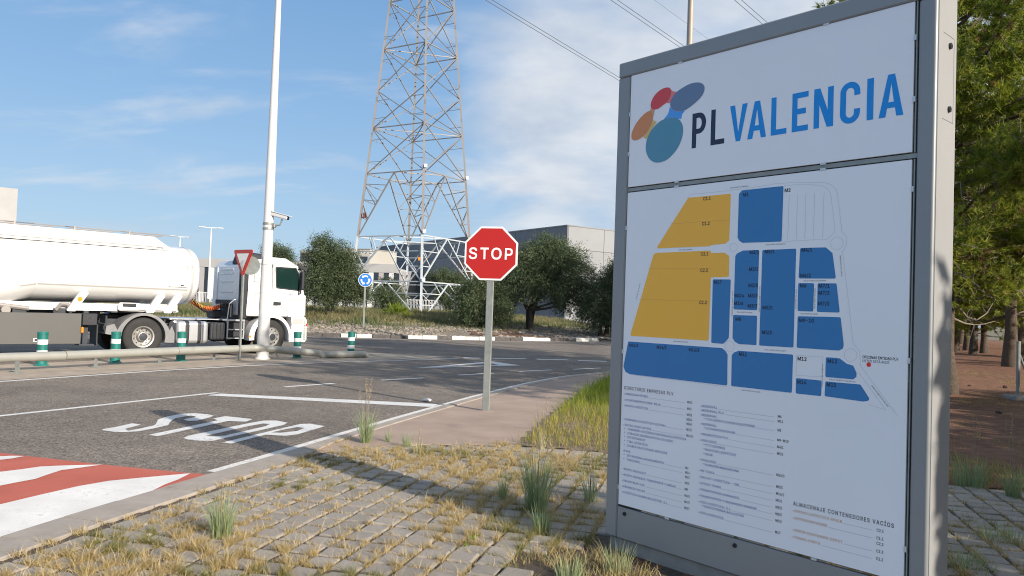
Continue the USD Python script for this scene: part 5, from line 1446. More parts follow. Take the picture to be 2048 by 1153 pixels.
obj('step_recess', join([bx(4.46, 4.82, -1.222, -1.2155, 0.93, 1.10), bx(4.48, 4.80, -1.23, -1.216, 0.615, 0.66)]), 'tank_line', tr)
obj('arch_liner', join([bx(3.05, 4.4, -0.86, 0.86, 0.75, 1.22), bx(3.15, 4.3, -1.18, -0.85, 1.12, 1.24)]), 'truck_black', tr)
obj('bumper', join([bx(4.86, 5.05, -1.1, 1.1, 0.36, 1.12, 0.06), bx(4.80, 5.0, -1.215, -1.0, 0.36, 1.1, 0.05), bx(4.80, 5.0, 1.0, 1.215, 0.36, 1.1, 0.05)]), 'truck_white', tr)
obj('front_panel', bx(4.90, 5.0, -1.08, 1.08, 1.16, 1.86, 0.05), 'truck_white', tr)
obj('side_marker', bx(4.93, 4.99, -1.222, -1.2, 0.87, 0.94, 0.01), 'lamp_red', tr)
obj('side_marker', bx(3.02, 3.1, -1.245, -1.22, 0.50, 0.57, 0.01), 'lamp_orange', tr)
obj('seat', join([bx(3.6, 4.05, y - 0.25, y + 0.25, 1.5, 1.75, 0.05) for y in (-0.6, 0.6)] + [bx(3.55, 3.7, y - 0.22, y + 0.22, 1.75, 2.45, 0.05) for y in (-0.6, 0.6)]), 'seat_fabric', tr)
obj('connector_rack', join([bx(2.62, 2.72, -0.75, 0.3, 1.48, 1.62, 0.02), bx(2.7, 2.78, -0.6, 0.1, 1.1, 1.5), bx(2.5, 2.62, -0.5, -0.3, 1.35, 1.5, 0.02), bx(2.3, 2.6, -0.3, 0.2, 1.04, 1.3, 0.05)]), 'truck_black', tr)
for i, (mt, y, z, sag) in enumerate((('hose_orange', -0.35, 1.50, 0.26), ('hose_orange', -0.22, 1.52, 0.30), ('hose_yellow', 0.0, 1.46, 0.24), ('hose_black', -0.1, 1.50, 0.34))):
    t = np.linspace(0, 1, 420)
    p0, p1 = np.array([2.66, y, z]), np.array([1.5, -0.1 - 0.15 * i, 1.72])
    c = p0 + (p1 - p0) * t[:, None]; c[:, 2] -= sag * 4 * t * (1 - t)
    a = 2 * PI * 22 * t; r = 0.05 * np.clip(np.minimum(t, 1 - t) * 12, 0.1, 1)
    obj('coiled_hose', tube(c + np.column_stack([0.2 * r * np.cos(a), r * np.cos(a), r * np.sin(a)]), 0.0125, 5), mt, tr, smooth=True)

# the trailer
tk = thing('tanker_trailer', (TO[0], TO[1], 0), TH, 'long white tanker trailer with grey side panel behind the road tractor', 'trailer')


def section(hw, z0, z1, n=64, e=2.7):
    a = np.arange(n) * 2 * PI / n - PI / 2
    c, s = np.cos(a), np.sin(a)
    return np.stack([hw * np.sign(c) * np.abs(c) ** (2 / e), (z0 + z1) / 2 + (z1 - z0) / 2 * np.sign(s) * np.abs(s) ** (2 / e)], 1)


def loft(stations, n=64, e=2.7):
    rows = [np.column_stack([np.full(n, x), *section(hw, z0, z1, n, e).T]) for x, hw, z0, z1 in stations]
    v = np.vstack(rows)
    i, j = np.meshgrid(np.arange(len(rows) - 1), np.arange(n), indexing='ij')
    q = np.stack([i * n + j, (i + 1) * n + j, (i + 1) * n + (j + 1) % n, i * n + (j + 1) % n], -1).reshape(-1, 4)[:, ::-1]
    return v, np.vstack([q[:, [0, 1, 2]], q[:, [0, 2, 3]]])


HWT, TZ0, TZ1 = 1.255, 1.42, 3.12
zt_ = lambda x: (np.interp(x, [-9.5, -3.6, -2.6, 2], [1.12, 1.12, 1.42, 1.42]))
st_ = [(-9.62, 0.01, 2.1, 2.12), (-9.60, 0.6, 1.5, 2.7), (-9.55, 1.0, 1.25, 2.98), (-9.45, 1.2, 1.14, 3.09), (-9.3, HWT, 1.12, TZ1), (-6, HWT, 1.12, TZ1), (-3.55, HWT, 1.12, TZ1), (-3.1, HWT, 1.25, TZ1), (-2.64, HWT, 1.415, TZ1), (-2.55, HWT, TZ0, TZ1), (0, HWT, TZ0, TZ1), (1.30, HWT, TZ0, TZ1),
       (1.40, HWT * 0.985, TZ0 + 0.02, TZ1 - 0.02), (1.48, HWT * 0.93, TZ0 + 0.08, TZ1 - 0.08), (1.56, HWT * 0.8, TZ0 + 0.2, TZ1 - 0.2), (1.63, HWT * 0.55, TZ0 + 0.38, TZ1 - 0.38), (1.67, HWT * 0.25, TZ0 + 0.62, TZ1 - 0.62), (1.68, 0.01, 2.26, 2.28)]
obj('tank', loft(st_), 'tank_white', tk, smooth=35)
rg = []
for x in (1.255, -2.6):
    w = 0.03 if x > 0 else 0.012
    rg.append(loft([(x - w, HWT + 0.002, TZ0 - 0.002, TZ1 + 0.002), (x - w, HWT + 0.007, TZ0 - 0.007, TZ1 + 0.007), (x + w, HWT + 0.007, TZ0 - 0.007, TZ1 + 0.007), (x + w, HWT + 0.002, TZ0 - 0.002, TZ1 + 0.002)]))
obj('end_ring', rg[0], 'tank_line', tk, smooth=35)
obj('weld_seam', rg[1], 'tank_white', tk, smooth=35)


def strip(zc, x0, x1, w, side=-1, zf=None):
    xs = np.arange(x0, x1 + 0.01, 0.15)
    v, f = [], []
    for x in xs:
        z00, z11 = float(zt_(x)), TZ1
        zm_ = zc(x) if callable(zc) else zc
        for z in (zm_ - w / 2, zm_ + w / 2):
            k = np.clip(abs((z - (z00 + z11) / 2) / ((z11 - z00) / 2)), 0, 1)
            y = HWT * (1 - k ** 2.7) ** (1 / 2.7) + 0.004
            v.append((x, side * y, z))
    for i in range(len(xs) - 1):
        a, b, c, d = 2 * i, 2 * i + 2, 2 * i + 3, 2 * i + 1
        f += [[a, b, c], [a, c, d]] if side < 0 else [[a, c, b], [a, d, c]]
    return np.array(v), np.array(f)


for s in (-1, 1):
    obj('side_stripe', strip(lambda x: 1.85 if x > -2.6 else 1.85 - 0.22 * (-2.6 - x) if x > -3.8 else 1.586, -9.2, 1.24, 0.035, s), 'tank_line', tk, label='thin grey line low on the side of the tank')
# raised walkway coaming
cg = Polygon([(-1.02, 2.95), (-0.98, 3.27), (-0.93, 3.30), (0.93, 3.30), (0.98, 3.27), (1.02, 2.95)])
vv = []
cs = np.array(cg.exterior.coords)[:-1]
for x, k in ((-9.2, 1.0), (0.28, 1.0), (0.86, 0.0)):
    z = 2.95 + (cs[:, 1] - 2.95) * k if k else np.full(len(cs), 2.95)
    vv.append(np.column_stack([np.full(len(cs), x), cs[:, 0] * (1 if k else 0.9), z]))
n = len(cs)
q = np.array([[i * n + j, i * n + (j + 1) % n, (i + 1) * n + (j + 1) % n, (i + 1) * n + j] for i in range(2) for j in range(n)])
obj('walkway_coaming', (np.vstack(vv), q), 'tank_white', tk)
obj('coaming_seam', bx(-9.2, 0.5, -1.035, -1.0, 3.01, 3.045), 'tank_line', tk)
rl = []
for a in (-8.4, -6.3, -4.2, -3.3, -1.95, -0.6):
    rl.append(tube([(a, -0.85, 3.37), (a + 1.55, -0.85, 3.37)], 0.012, 6)); rl.append(tube([(a + 0.1, -0.85, 3.32), (a + 1.1, -0.85, 3.33)], 0.016, 6))
    rl.append(bx(a + 0.2, a + 0.24, -0.87, -0.83, 3.29, 3.40))
rl.append(tube([(-9.2, -0.85, 3.36), (0.55, -0.85, 3.385)], 0.008, 5))
obj('folded_handrail', join(rl), 'pylon_steel', tk)
v, f = upright(text('510', 0.14, 0.002, False))
obj('fleet_number', (v + [0.90, -HWT - 0.002, 2.40], f), 'tank_line', tk)
obj('notice_sticker', bx(0.62, 1.12, -HWT * 0.990 - 0.006, -HWT * 0.985, 1.93, 2.03), 'print_lavender', tk)
obj('notice_sticker', bx(0.93, 1.03, -HWT * 0.990 - 0.008, -HWT * 0.985, 1.955, 1.985), 'truck_black', tk, label='small dark plate low on the tank')
# support legs, slanting down and backwards
for x in (-1.50, 0.45, 0.92):
    g = Polygon([(x - 0.13, 1.66), (x + 0.0, 1.745), (x + 0.10, 1.66), (x - 0.08 - 0.10, 1.18), (x - 0.40, 1.18)]).buffer(-0.03).buffer(0.03)
    v, f = upright(extr(g, 0, 0.10))
    sh = v.copy(); sh[:, 1] += -1.18 + 0.10 + np.clip(1.75 - v[:, 2], 0, 1) * 0.12
    sh[:, 1] -= 0.02
    obj('support_leg', (sh, f), 'tank_white', tk)
    if x < 0:
        lg = Point(x - 0.10, 1.50).buffer(0.06)
        v, f = upright(extr(lg, 0, 0.012)); obj('side_lamp', (v + [0, -1.165, 0], f), 'lamp_orange', tk)
obj('coupling_plate', join([bx(-0.35, 1.0, -1.0, 1.0, 1.20, 1.27, 0.02), bx(-0.15, 0.95, -1.06, -0.98, 1.24, 1.42, 0.02), bx(-0.62, -0.05, -1.07, -0.97, 1.21, 1.44, 0.04)]), 'tank_white', tk)
obj('coupling_box', bx(-0.52, -0.18, -1.085, -1.07, 1.33, 1.42, 0.01), 'truck_black', tk)
obj('frame_rail', join([bx(-9.3, -0.6, y - 0.05, y + 0.05, 1.20, 1.40) for y in (-0.9, 0.9)]), 'tank_white', tk)
obj('under_frame', join([bx(-9.3, -0.9, -0.5, 0.5, 1.05, 1.3), bx(-0.75, 0.2, -0.9, 0.9, 1.16, 1.30)] + [bx(x - 0.15, x + 0.15, -1.0, 1.0, 0.95, 1.25) for x in (-2.0, -2.9, -3.5)]), 'chassis', tk)
obj('side_lamp', move(lathe([(0.0, -0.02), (0.045, -0.015), (0.05, 0.0)], 14, 'y'), (0.72, -1.065, 1.37)), 'lamp_orange', tk)
obj('side_lamp_bracket', bx(0.62, 0.82, -1.07, -1.0, 1.17, 1.23, 0.01), 'truck_black', tk)
obj('side_panel', bx(-6.6, -1.56, -1.245, -1.20, 0.34, 1.125, 0.008), 'truck_grey', tk)
obj('side_panel_sticker', bx(-2.62, -2.48, -1.247, -1.2455, 0.40, 0.49), 'sign_white', tk)
obj('side_panel_sticker', bx(-2.60, -2.50, -1.2475, -1.2471, 0.42, 0.47), 'truck_black', tk)
obj('valve_box', bx(-1.52, -1.16, -1.18, -0.7, 0.82, 1.13, 0.015), 'truck_black', tk)
obj('valve_box_lid', Polygon and sidep(Point(-1.34, 1.0).buffer(0.07).exterior.buffer(0.012), -1.18, 0.004), 'chassis', tk)
obj('side_lamp', bx(-1.55, -1.49, -1.24, -1.18, 0.62, 0.78, 0.02), 'lamp_orange', tk)
for y in (-0.95, 0.95):
    obj('landing_leg', join([bx(-1.45, -1.33, y - 0.06, y + 0.06, 0.32, 1.2), bx(-1.56, -1.2, y - 0.18, y + 0.18, 0.29, 0.33)]), 'chassis', tk)
obj('mud_flap', bx(-1.16, -1.13, -1.15, -0.6, 0.3, 0.85), 'truck_black', tk)
obj('pipe', tube([(-2.1, -1.0, 1.2), (-2.0, -1.05, 1.35), (-1.85, -1.05, 1.35), (-1.75, -1.0, 1.15)], 0.05), 'pylon_steel', tk)
obj('pipe', join([tube([(-3.6, -0.95, 1.2), (-3.4, -1.0, 1.3), (-2.7, -1.0, 1.22)], 0.06), move(lathe([(0.0, -0.03), (0.10, -0.03), (0.12, 0.05)], 14, 'y'), (-3.2, -1.05, 1.18))]), 'pylon_steel', tk)
for x in (-8.7, -7.4):
    for y in (-1.22, 1.22):
        wheel(x, y, tk)
obj('axle', join([tube([(x, -0.95, 0.52), (x, 0.95, 0.52)], 0.07, 8) for x in (-8.7, -7.4)] + [bx(-9.2, -6.9, -0.6, 0.6, 0.7, 1.1)]), 'chassis', tk)
obj('spare_wheel_carrier', move(lathe([(0.0, 0.0), (0.48, 0.0), (0.5, 0.06), (0.5, 0.22), (0.4, 0.26)], 24), (-2.6, 0.2, 0.62)), 'rubber', tk, smooth=30)

# ------------------------------------------------------------------ trees


def limb(p, q, r0, r1, bend=0.12, n=5):
    p, q = np.asarray(p, float), np.asarray(q, float)
    t = np.linspace(0, 1, n)[:, None]
    o = rng.normal(0, bend, 3) * np.linalg.norm(q - p)
    pts = p + (q - p) * t + o * (4 * t * (1 - t)) * 0.5
    return tube(pts, np.linspace(r0, r1, n), 6), pts


def tone_of(c, n, lo, hi, jit, sub):
    return np.clip(rng.uniform(lo, hi, n) + rng.normal(0, jit, n), 0, 1) if sub is None else np.clip(np.repeat(rng.uniform(lo, hi, n), sub) + rng.normal(0, jit, n * sub), 0, 1)


def broadleaf(name, loc, lobes, trunk_h, label, cat='tree', n_spray=672, per=52, L=0.15, W=0.042, mat='olive_leaf', group=None, droop=0.5, tr_=0.2, stems=3, spread=0.34, rot=0.0):
    """A tree of leaf sprays gathered in lobes ((centre), (radii)); every spray hangs a little."""
    t = thing(name, loc, rot, label, cat, group)
    lobes = [(np.array(c, float), np.array(r, float)) for c, r in lobes]
    wt = np.array([r.prod() ** (2 / 3) for c, r in lobes]); wt /= wt.sum()
    pick = rng.choice(len(lobes), n_spray, p=wt)
    C = np.array([lobes[k][0] for k in pick]); Rr = np.array([lobes[k][1] for k in pick])
    d = unit(rng.normal(size=(n_spray, 3)))
    rad = rng.random(n_spray) ** 0.38
    rad *= 0.86 + 0.3 * meshkit.noise(d * 2.2 + C)
    sc = C + d * Rr * rad[:, None]
    sc = sc[sc[:, 2] > 0.35]
    d = d[:len(sc)]
    n = len(sc)
    out = unit(sc - np.average([c for c, r in lobes], axis=0, weights=wt))
    axis = unit(out + [0, 0, -droop] + rng.normal(0, 0.35, (n, 3)))
    u = rng.uniform(-1, 1, (n, per, 1))
    off = axis[:, None] * u * spread * 1.25 + rng.normal(0, spread * 0.42, (n, per, 3))
    lc = (sc[:, None] + off).reshape(-1, 3)
    ld = unit(np.repeat(axis, per, 0) + rng.normal(0, 0.55, (n * per, 3)))
    v, f = leaves(lc, ld, L * rng.uniform(0.6, 1.3, n * per), W * rng.uniform(0.7, 1.3, n * per))
    tn = tone_of(None, n, 0.15, 0.8, 0.14, per)
    obj('crown', (v, f), mat, t, tone=np.repeat(tn, 4))
    parts, tips = [], []
    base = np.array([0, 0, -0.15])
    for k in range(stems):
        a = 2 * PI * k / stems + 0.4
        fork = np.array([0.5 * tr_ * math.cos(a) * 2.2, 0.5 * tr_ * math.sin(a) * 2.2, trunk_h])
        m, pts = limb(base + [0.6 * tr_ * math.cos(a), 0.6 * tr_ * math.sin(a), 0], fork, tr_ / math.sqrt(stems) * 1.5, tr_ * 0.55, 0.08)
        parts.append(m)
        for c, r in lobes[k::stems]:
            m, pts = limb(fork, c + [0, 0, -0.1 * r[2]], tr_ * 0.5, 0.035, 0.12)
            parts.append(m)
            for _ in range(4):
                m, _p = limb(pts[3], c + unit(rng.normal(size=3)) * r * 0.75, 0.035, 0.01, 0.1, 4)
                parts.append(m)
    obj('trunk', join(parts), 'bark_olive', t, smooth=True)
    return t


def on_island(x, y):
    return (x, y, float(island_z(np.array([x, y]))) - 0.03)


broadleaf('olive_tree', on_island(1.2, 47.5), [((1.0, 0, 4.4), (1.7, 1.6, 1.4)), ((-0.6, -.2, 3.4), (1.7, 1.6, 1.4)), ((2.3, -.3, 3.3), (1.7, 1.5, 1.4)), ((0.5, -.7, 2.6), (1.6, 1.2, 0.95)), ((1.2, .8, 5.2), (1.1, 1.2, 0.9)), ((3.1, 0.2, 2.3), (1.2, 1.1, 1.1)), ((-1.5, .2, 2.5), (1.0, 1.1, 0.9)), ((2.2, 0, 4.5), (1.3, 1.2, 0.9)), ((1.9, -.6, 1.7), (0.8, .8, 0.6)), ((-.2, .3, 4.5), (1.1, 1.1, .9))], 1.25,
          'largest dark olive tree, right of the stop sign, with open forked trunk', n_spray=1350, per=48, tr_=0.2)
broadleaf('olive_tree', on_island(5.6, 46.0), [((0, 0, 2.3), (1.4, 1.4, 1.35)), ((0.6, 0, 3.2), (1.1, 1.2, 1.15)), ((-.6, -.2, 1.5), (1.1, 1.1, 0.95)), ((.7, -.3, 1.3), (1.1, 1.1, .9)), ((0.9, 0, 4.0), (0.7, 0.8, 0.8))], 0.8, 'dark olive tree half hidden behind the left edge of the big sign', n_spray=640, stems=2)
broadleaf('olive_tree', on_island(-1.75, 46.5), [((0, 0, 1.75), (1.5, 1.4, 1.35)), ((-.9, .1, 1.5), (1.1, 1.2, 1.2)), ((0.9, -.2, 1.3), (1.1, 1.2, 1.1)), ((-.3, -.4, .9), (1.4, 1.2, .75)), ((-.2, .2, 2.6), (1.0, 1.0, .7)), ((1.2, .2, 2.1), (0.8, 0.9, .8))], 0.5, 'low dark olive bush touching the ground left of the stop post', n_spray=736, stems=3)
broadleaf('olive_tree', on_island(-11.9, 50.0), [((0, 0, 2.9), (1.7, 1.6, 1.5)), ((-.6, .1, 4.1), (1.25, 1.3, 1.2)), ((0.7, -.1, 4.0), (1.0, 1.1, 1.1)), ((1.4, .1, 2.3), (1.2, 1.3, 1.2)), ((-1.0, 0, 2.1), (1.2, 1.3, 1.1)), ((0.1, -.4, 1.55), (1.3, 1.2, .8)), ((-.45, .1, 5.0), (.6, .7, .55)), ((1.9, .1, 1.7), (.8, .9, .8))], 1.0,
          'grey-green olive tree between the truck cab and the blue sign', n_spray=960, tr_=0.18)
broadleaf('olive_tree', on_island(-9.5, 57.0), [((0, 0, 1.5), (.9, 1, .8)), ((.3, 0, 1.1), (1.0, 1, .7))], 0.5, 'low olive tree close behind the blue sign', n_spray=150, stems=2, tr_=0.18)
broadleaf('olive_tree', on_island(-20.3, 66.0), [((0, 0, 4.9), (1.3, 1.3, .9)), ((.5, 0, 3.9), (1.6, 1.5, 1.2)), ((-.6, 0, 3.4), (1.4, 1.4, 1.1))], 1.6, 'olive tree whose top shows above the truck cab', n_spray=416, stems=2)
broadleaf('olive_tree', on_island(-10.9, 69.0), [((0, 0, 2.0), (1.35, 1.3, 1.1)), ((.3, 0, 1.3), (1.3, 1.2, .9)), ((-.4, 0, 2.7), (.8, .8, .6))], 0.8, 'small round olive tree seen through the foot of the pylon', n_spray=352, stems=2)
broadleaf('olive_tree', on_island(-5.9, 71.0), [((0, 0, 2.7), (1.9, 1.6, 1.6)), ((.6, 0, 1.9), (1.7, 1.5, 1.2)), ((-.9, 0, 3.5), (1.3, 1.2, 1.0)), ((1.2, 0, 3.1), (1.2, 1.2, 1.0))], 0.9, 'olive tree behind the right legs of the pylon', n_spray=576, stems=2)
broadleaf('olive_tree', on_island(-4.3, 74.0), [((0, 0, 4.3), (.9, .8, 1.5)), ((.2, 0, 3.2), (1.1, 1, 1.2))], 1.4, 'thin tree with rusty dry leaves left of the stop sign', mat='rusty_leaf', n_spray=208, stems=2, tr_=0.14)
broadleaf('bush', (-32.4, 88.0, 0), [((0, 0, 2.2), (1.4, 1.3, 1.3)), ((.6, 0, 1.5), (1.4, 1.2, 1.0)), ((-.8, 0, 1.2), (1.2, 1.1, .9))], 0.5, 'green bush in front of the grey hall, left of the street lamp', 'bush', mat='dark_leaf', n_spray=256, stems=2, tr_=0.1)

# fan palm seedling on the island
fp = thing('fan_palm', on_island(-7.5, 50.5), 0, 'small bright green fan palm at the foot of the pylon', 'palm')
cc, dd_, tt = [], [], []
for k in range(26):
    a, e = rng.uniform(0, 2 * PI), rng.uniform(0.15, 1.2)
    hub = np.array([math.cos(a) * math.cos(e), math.sin(a) * math.cos(e), math.sin(e)]) * rng.uniform(0.45, 0.8) + [0, 0, 0.15]
    for j in range(12):
        d = unit(hub + rng.normal(0, 0.28, 3))
        cc.append(hub + d * 0.25); dd_.append(d); tt.append(rng.uniform(0.2, 0.5))
v, f = leaves(np.array(cc), np.array(dd_), 0.5, 0.05)
obj('fronds', (v, f), 'green_blade', fp, tone=np.repeat(tt, 4))
obj('stem', tube([(0, 0, -0.1), (0.02, 0, 0.2), (0, 0.02, 0.35)], 0.1, 8), 'bark', fp)


def pine(label, loc, H, crown0, Rc, n_br=60, tufts=26, needles=15, nl=0.15, nw=0.010, trunk_r=0.2, seed=1, rot=0.0, top=None, group='pines of the grove'):
    """Stone pine: whorls of branches, tufts of needles along their outer half."""
    global rng
    keep, rng = rng, np.random.default_rng(seed)
    t = thing('pine_tree', loc, rot, label, 'pine tree', group)
    sway = rng.normal(0, 0.02 * H, 2)
    zz = np.linspace(-0.1, H * 0.96, 9)
    tp = np.column_stack([sway[0] * (zz / H) ** 2 * 2 + rng.normal(0, 0.03, 9), sway[1] * (zz / H) ** 2 * 2 + rng.normal(0, 0.03, 9), zz])
    trunk = tube(tp, np.interp(zz, [0, 0.4, H], [trunk_r * 1.35, trunk_r, 0.04]), 10)
    wood, twig, tc, td = [trunk], [], [], []
    for k in range(n_br):
        q = (k + rng.random()) / n_br
        z = crown0 + (H * 0.97 - crown0) * q ** 0.9
        prof = math.sqrt(max(0.02, 1 - ((q - 0.32) / 0.70) ** 2))
        L = Rc * prof * rng.uniform(0.65, 1.12)
        a = k * 2.399 + rng.normal(0, 0.3)
        rise = np.interp(q, [0, 0.5, 1], [0.02, 0.25, 0.9]) + rng.normal(0, 0.1)
        b = np.array([np.interp(z, zz, tp[:, 0]), np.interp(z, zz, tp[:, 1]), z])
        e = b + L * np.array([math.cos(a), math.sin(a), rise])
        m, pts = limb(b, e, 0.026 * trunk_r / 0.2 + 0.006 * L, 0.008, 0.22, 6)
        wood.append(m)
        n2 = max(3, int(tufts * L / Rc))
        s = 0.22 + 0.78 * rng.random(n2) ** 0.7
        p = np.stack([np.interp(s, np.linspace(0, 1, 6), pts[:, i]) for i in range(3)], 1)
        od = unit(unit(e - b) * 0.7 + rng.normal(0, 0.75, (n2, 3)) + [0, 0, 0.35])
        ln = L * 0.28 * rng.uniform(0.3, 1.1, n2) * (1.25 - 0.6 * s)
        tip = p + od * ln[:, None]
        for i in range(0, n2, 3):
            twig.append(tube([p[i], (p[i] + tip[i]) / 2 + rng.normal(0, 0.02, 3), tip[i]], [0.011, 0.008, 0.005], 4, False))
        for fr in (0.55, 0.8, 1.0):
            tc.append(p + (tip - p) * fr + rng.normal(0, 0.05, (n2, 3))); td.append(unit(od + rng.normal(0, 0.25, (n2, 3))))
    tc, td = np.vstack(tc), np.vstack(td)
    n = len(tc)
    nd = unit(td[:, None] * 0.75 + rng.normal(0, 0.55, (n, needles, 3)))
    ln = nl * rng.uniform(0.6, 1.25, (n, needles, 1))
    r = rng.normal(size=(n, needles, 3)); sd = unit(np.cross(nd, r)) * nw / 2
    base = tc[:, None] + rng.normal(0, 0.012, (n, needles, 3))
    v = np.stack([base - sd, base + sd, base + nd * ln], 2).reshape(-1, 3)
    f = np.arange(n * needles * 3).reshape(-1, 3)
    tn = np.clip(np.repeat(rng.uniform(0.15, 0.85, n), needles) + rng.normal(0, 0.12, n * needles), 0, 1)
    brown = np.repeat(rng.random(n) < 0.03, needles); tn[brown] = 1.0
    obj('crown', (v, f), 'needle', t, tone=np.repeat(tn, 3))
    obj('trunk', join(wood), 'bark', t, smooth=True)
    dead = []
    for k in range(16):
        z = rng.uniform(crown0 * 0.75, H * 0.6); a = rng.uniform(0, 2 * PI)
        b = np.array([np.interp(z, zz, tp[:, 0]), np.interp(z, zz, tp[:, 1]), z])
        e = b + rng.uniform(0.4, 1.0) * Rc * np.array([math.cos(a), math.sin(a), rng.normal(0.05, 0.2)])
        m, pts = limb(b, e, 0.025, 0.006, 0.2, 6); dead.append(m)
        for _ in range(4):
            j = rng.integers(2, 5); m, _p = limb(pts[j], pts[j] + rng.normal(0, 0.28, 3), 0.011, 0.003, 0.2, 4); dead.append(m)
    obj('dead_twigs', join(twig + dead), 'dead_twig', t, kind='stuff')
    rng = keep
    return t


pA = pine('nearest pine tree, its bright needles filling the view right of the big sign', (9.8, 17.2, 0), 9.4, 2.5, 3.7, n_br=96, tufts=92, needles=18, nl=0.17, nw=0.020, seed=11, trunk_r=0.19)
pB = pine('thick-trunked pine tree standing behind the metal fence post', (19.75, 30.3, 0), 12.5, 2.0, 4.8, n_br=84, tufts=66, needles=14, nl=0.2, nw=0.034, seed=12, trunk_r=0.24)
pC = pine('pine tree with slender trunk further back in the grove', (27.4, 47.2, 0), 9.0, 1.7, 3.8, n_br=60, tufts=44, needles=11, nl=0.24, nw=0.05, seed=13, trunk_r=0.2)
for (x, y), r, s, lb in (((26.6, 44.0), 50, 1.0, 'third trunk from the left among the distant pines'), ((30.2, 50.6), 120, 1.05, 'pine tree furthest left among the distant trunks beside the big sign'), ((28.8, 46.5), 200, 0.95, 'pine tree with leaning trunk left of the thick trunk'), ((33.5, 58), 260, 1.1, 'pine tree deep in the grove behind the leaning trunk'),
                         ((44, 74), 190, 1.2, 'pine tree at the back of the grove, far right part'), ((47, 80), 240, 1.25, 'pine tree furthest back in the grove near the right edge'), ((36.5, 72), 310, 1.2, 'pine tree furthest back in the grove beside the big sign'), ((37, 57), 20, 1.1, 'pine tree deep in the grove at the right edge'), ((40, 68), 90, 1.2, 'pine tree at the back of the grove near the far road'), ((34.5, 66), 150, 1.2, 'pine tree at the back of the grove, left part'), ((28.5, 39), 300, 1.1, 'pine tree behind the thick trunk at the right edge'), ((23, 34.5), 75, 1.15, 'pine tree just left of and behind the thick trunk, upper crown showing')):
    copy(pC, (x, y, 0), r, lb, 'pines of the grove', s)
# pines of the same grove out of the picture to the right, whose shadows lie on the road and the pavement
pD = pine('pine tree out of the picture on the right shading the pavement', (10.4, 6.6, 0), 9.6, 4.7, 2.6, n_br=50, tufts=26, needles=12, nl=0.2, nw=0.03, seed=14, trunk_r=0.18, group=None)
copy(pD, (12.1, 8.6, 0), 130, 'pine tree out of the picture on the right, beyond the first', None, 1.0)
hg = thing('hedge', (7.6, -1.6, 0), math.degrees(math.atan2(0.72, 0.69)), 'dense clipped hedge out of the picture on the right', 'hedge')
n = 20000
c = np.column_stack([rng.uniform(0, 18, n), rng.uniform(-0.6, 0.6, n), rng.uniform(0.0, 4.35, n)])
c[:, 2] *= 0.9 + 0.25 * meshkit.noise(np.column_stack([c[:, 0] * 1.3, 0 * c[:, 0], 0 * c[:, 0] + 4]))
v, f = leaves(c, unit(rng.normal(size=(n, 3))), 0.3, 0.16)
obj('leaves', (v, f), 'dark_leaf', hg, tone=np.repeat(rng.uniform(0, 1, n), 4))
obj('stems', join([tube([(x, 0, -0.05), (x + 0.1, 0.1, 1.6), (x, 0, 3.2)], [0.05, 0.04, 0.01], 5) for x in np.arange(0.3, 18, 0.6)]), 'bark', hg)

# metal posts of an old fence right of the sign
mp_ = thing('fence_post', (10.95, 16.5, 0.02), 0, 'grey metal fence post with a brace in a concrete foot at the right edge', 'post')
obj('post', tube([(0, 0, 0), (0, 0, 1.28)], 0.04, 10), 'galvanised', mp_)
obj('brace', tube([(0.03, 0, 1.0), (0.55, 0.25, 0.05)], 0.022, 8), 'galvanised', mp_)
obj('foot', box((0, 0, 0.03), (0.42, 0.42, 0.22), 0.03), 'sign_concrete', mp_)
obj('cap', lathe([(0.045, 1.27), (0.045, 1.29), (0.0, 1.30)], 10), 'galvanised', mp_)
# ------------------------------------------------------------------ tall grass tufts and other small things


def tuft(label, x, y, h, n, sp, stalks=0, sh=0.0, dry=0.0, z=0.01):
    t = thing('grass_tuft', (x, y, z), 0, label, 'grass tuft')
    a = rng.uniform(0, 2 * PI, n)
    r = sp * rng.random(n) ** 0.6
    b = np.column_stack([r * np.cos(a), r * np.sin(a), np.zeros(n)])
    az = a + rng.normal(0, 0.5, n)
    hh = h * np.clip(rng.normal(0.75, 0.2, n), 0.25, 1.1)
    v, f, m = blades(b, hh, 0.0045, np.clip(rng.normal(0.24, 0.16, n), 0.02, 0.9), seg=3, az=az)
    tn = np.clip(rng.normal(0.30 + dry, 0.2, n), 0, 1)
    obj('leaf_blades', (v, f), 'tuft_blade', t, tone=np.repeat(tn, m))
    if stalks:
        ps, hd_ = [], []
        for k in range(stalks):
            a1 = rng.uniform(0, 2 * PI); L = sh * rng.uniform(0.75, 1.05); le = rng.uniform(0.03, 0.18)
            p = [(0.02 * math.cos(a1), 0.02 * math.sin(a1), 0), (le * 0.4 * L * math.cos(a1), le * 0.4 * L * math.sin(a1), L * 0.55), (le * L * math.cos(a1), le * L * math.sin(a1), L)]
            ps.append(tube(p, [0.0026, 0.002, 0.0014], 4, False))
            e = np.array(p[-1])
            for j in range(14):
                q = e - [0, 0, 0.012 * j]
                hd_.append((q + rng.normal(0, 0.006, 3), unit(rng.normal(0, 0.5, 3) + [0, 0, 1])))
        obj('stalks', join(ps), 'dead_twig', t)
        v, f = leaves(np.array([x[0] for x in hd_]), np.array([x[1] for x in hd_]), 0.02, 0.006)
        obj('seed_heads', (v, f), 'dry_blade', t, tone=np.full(len(v), 0.7))
    return t


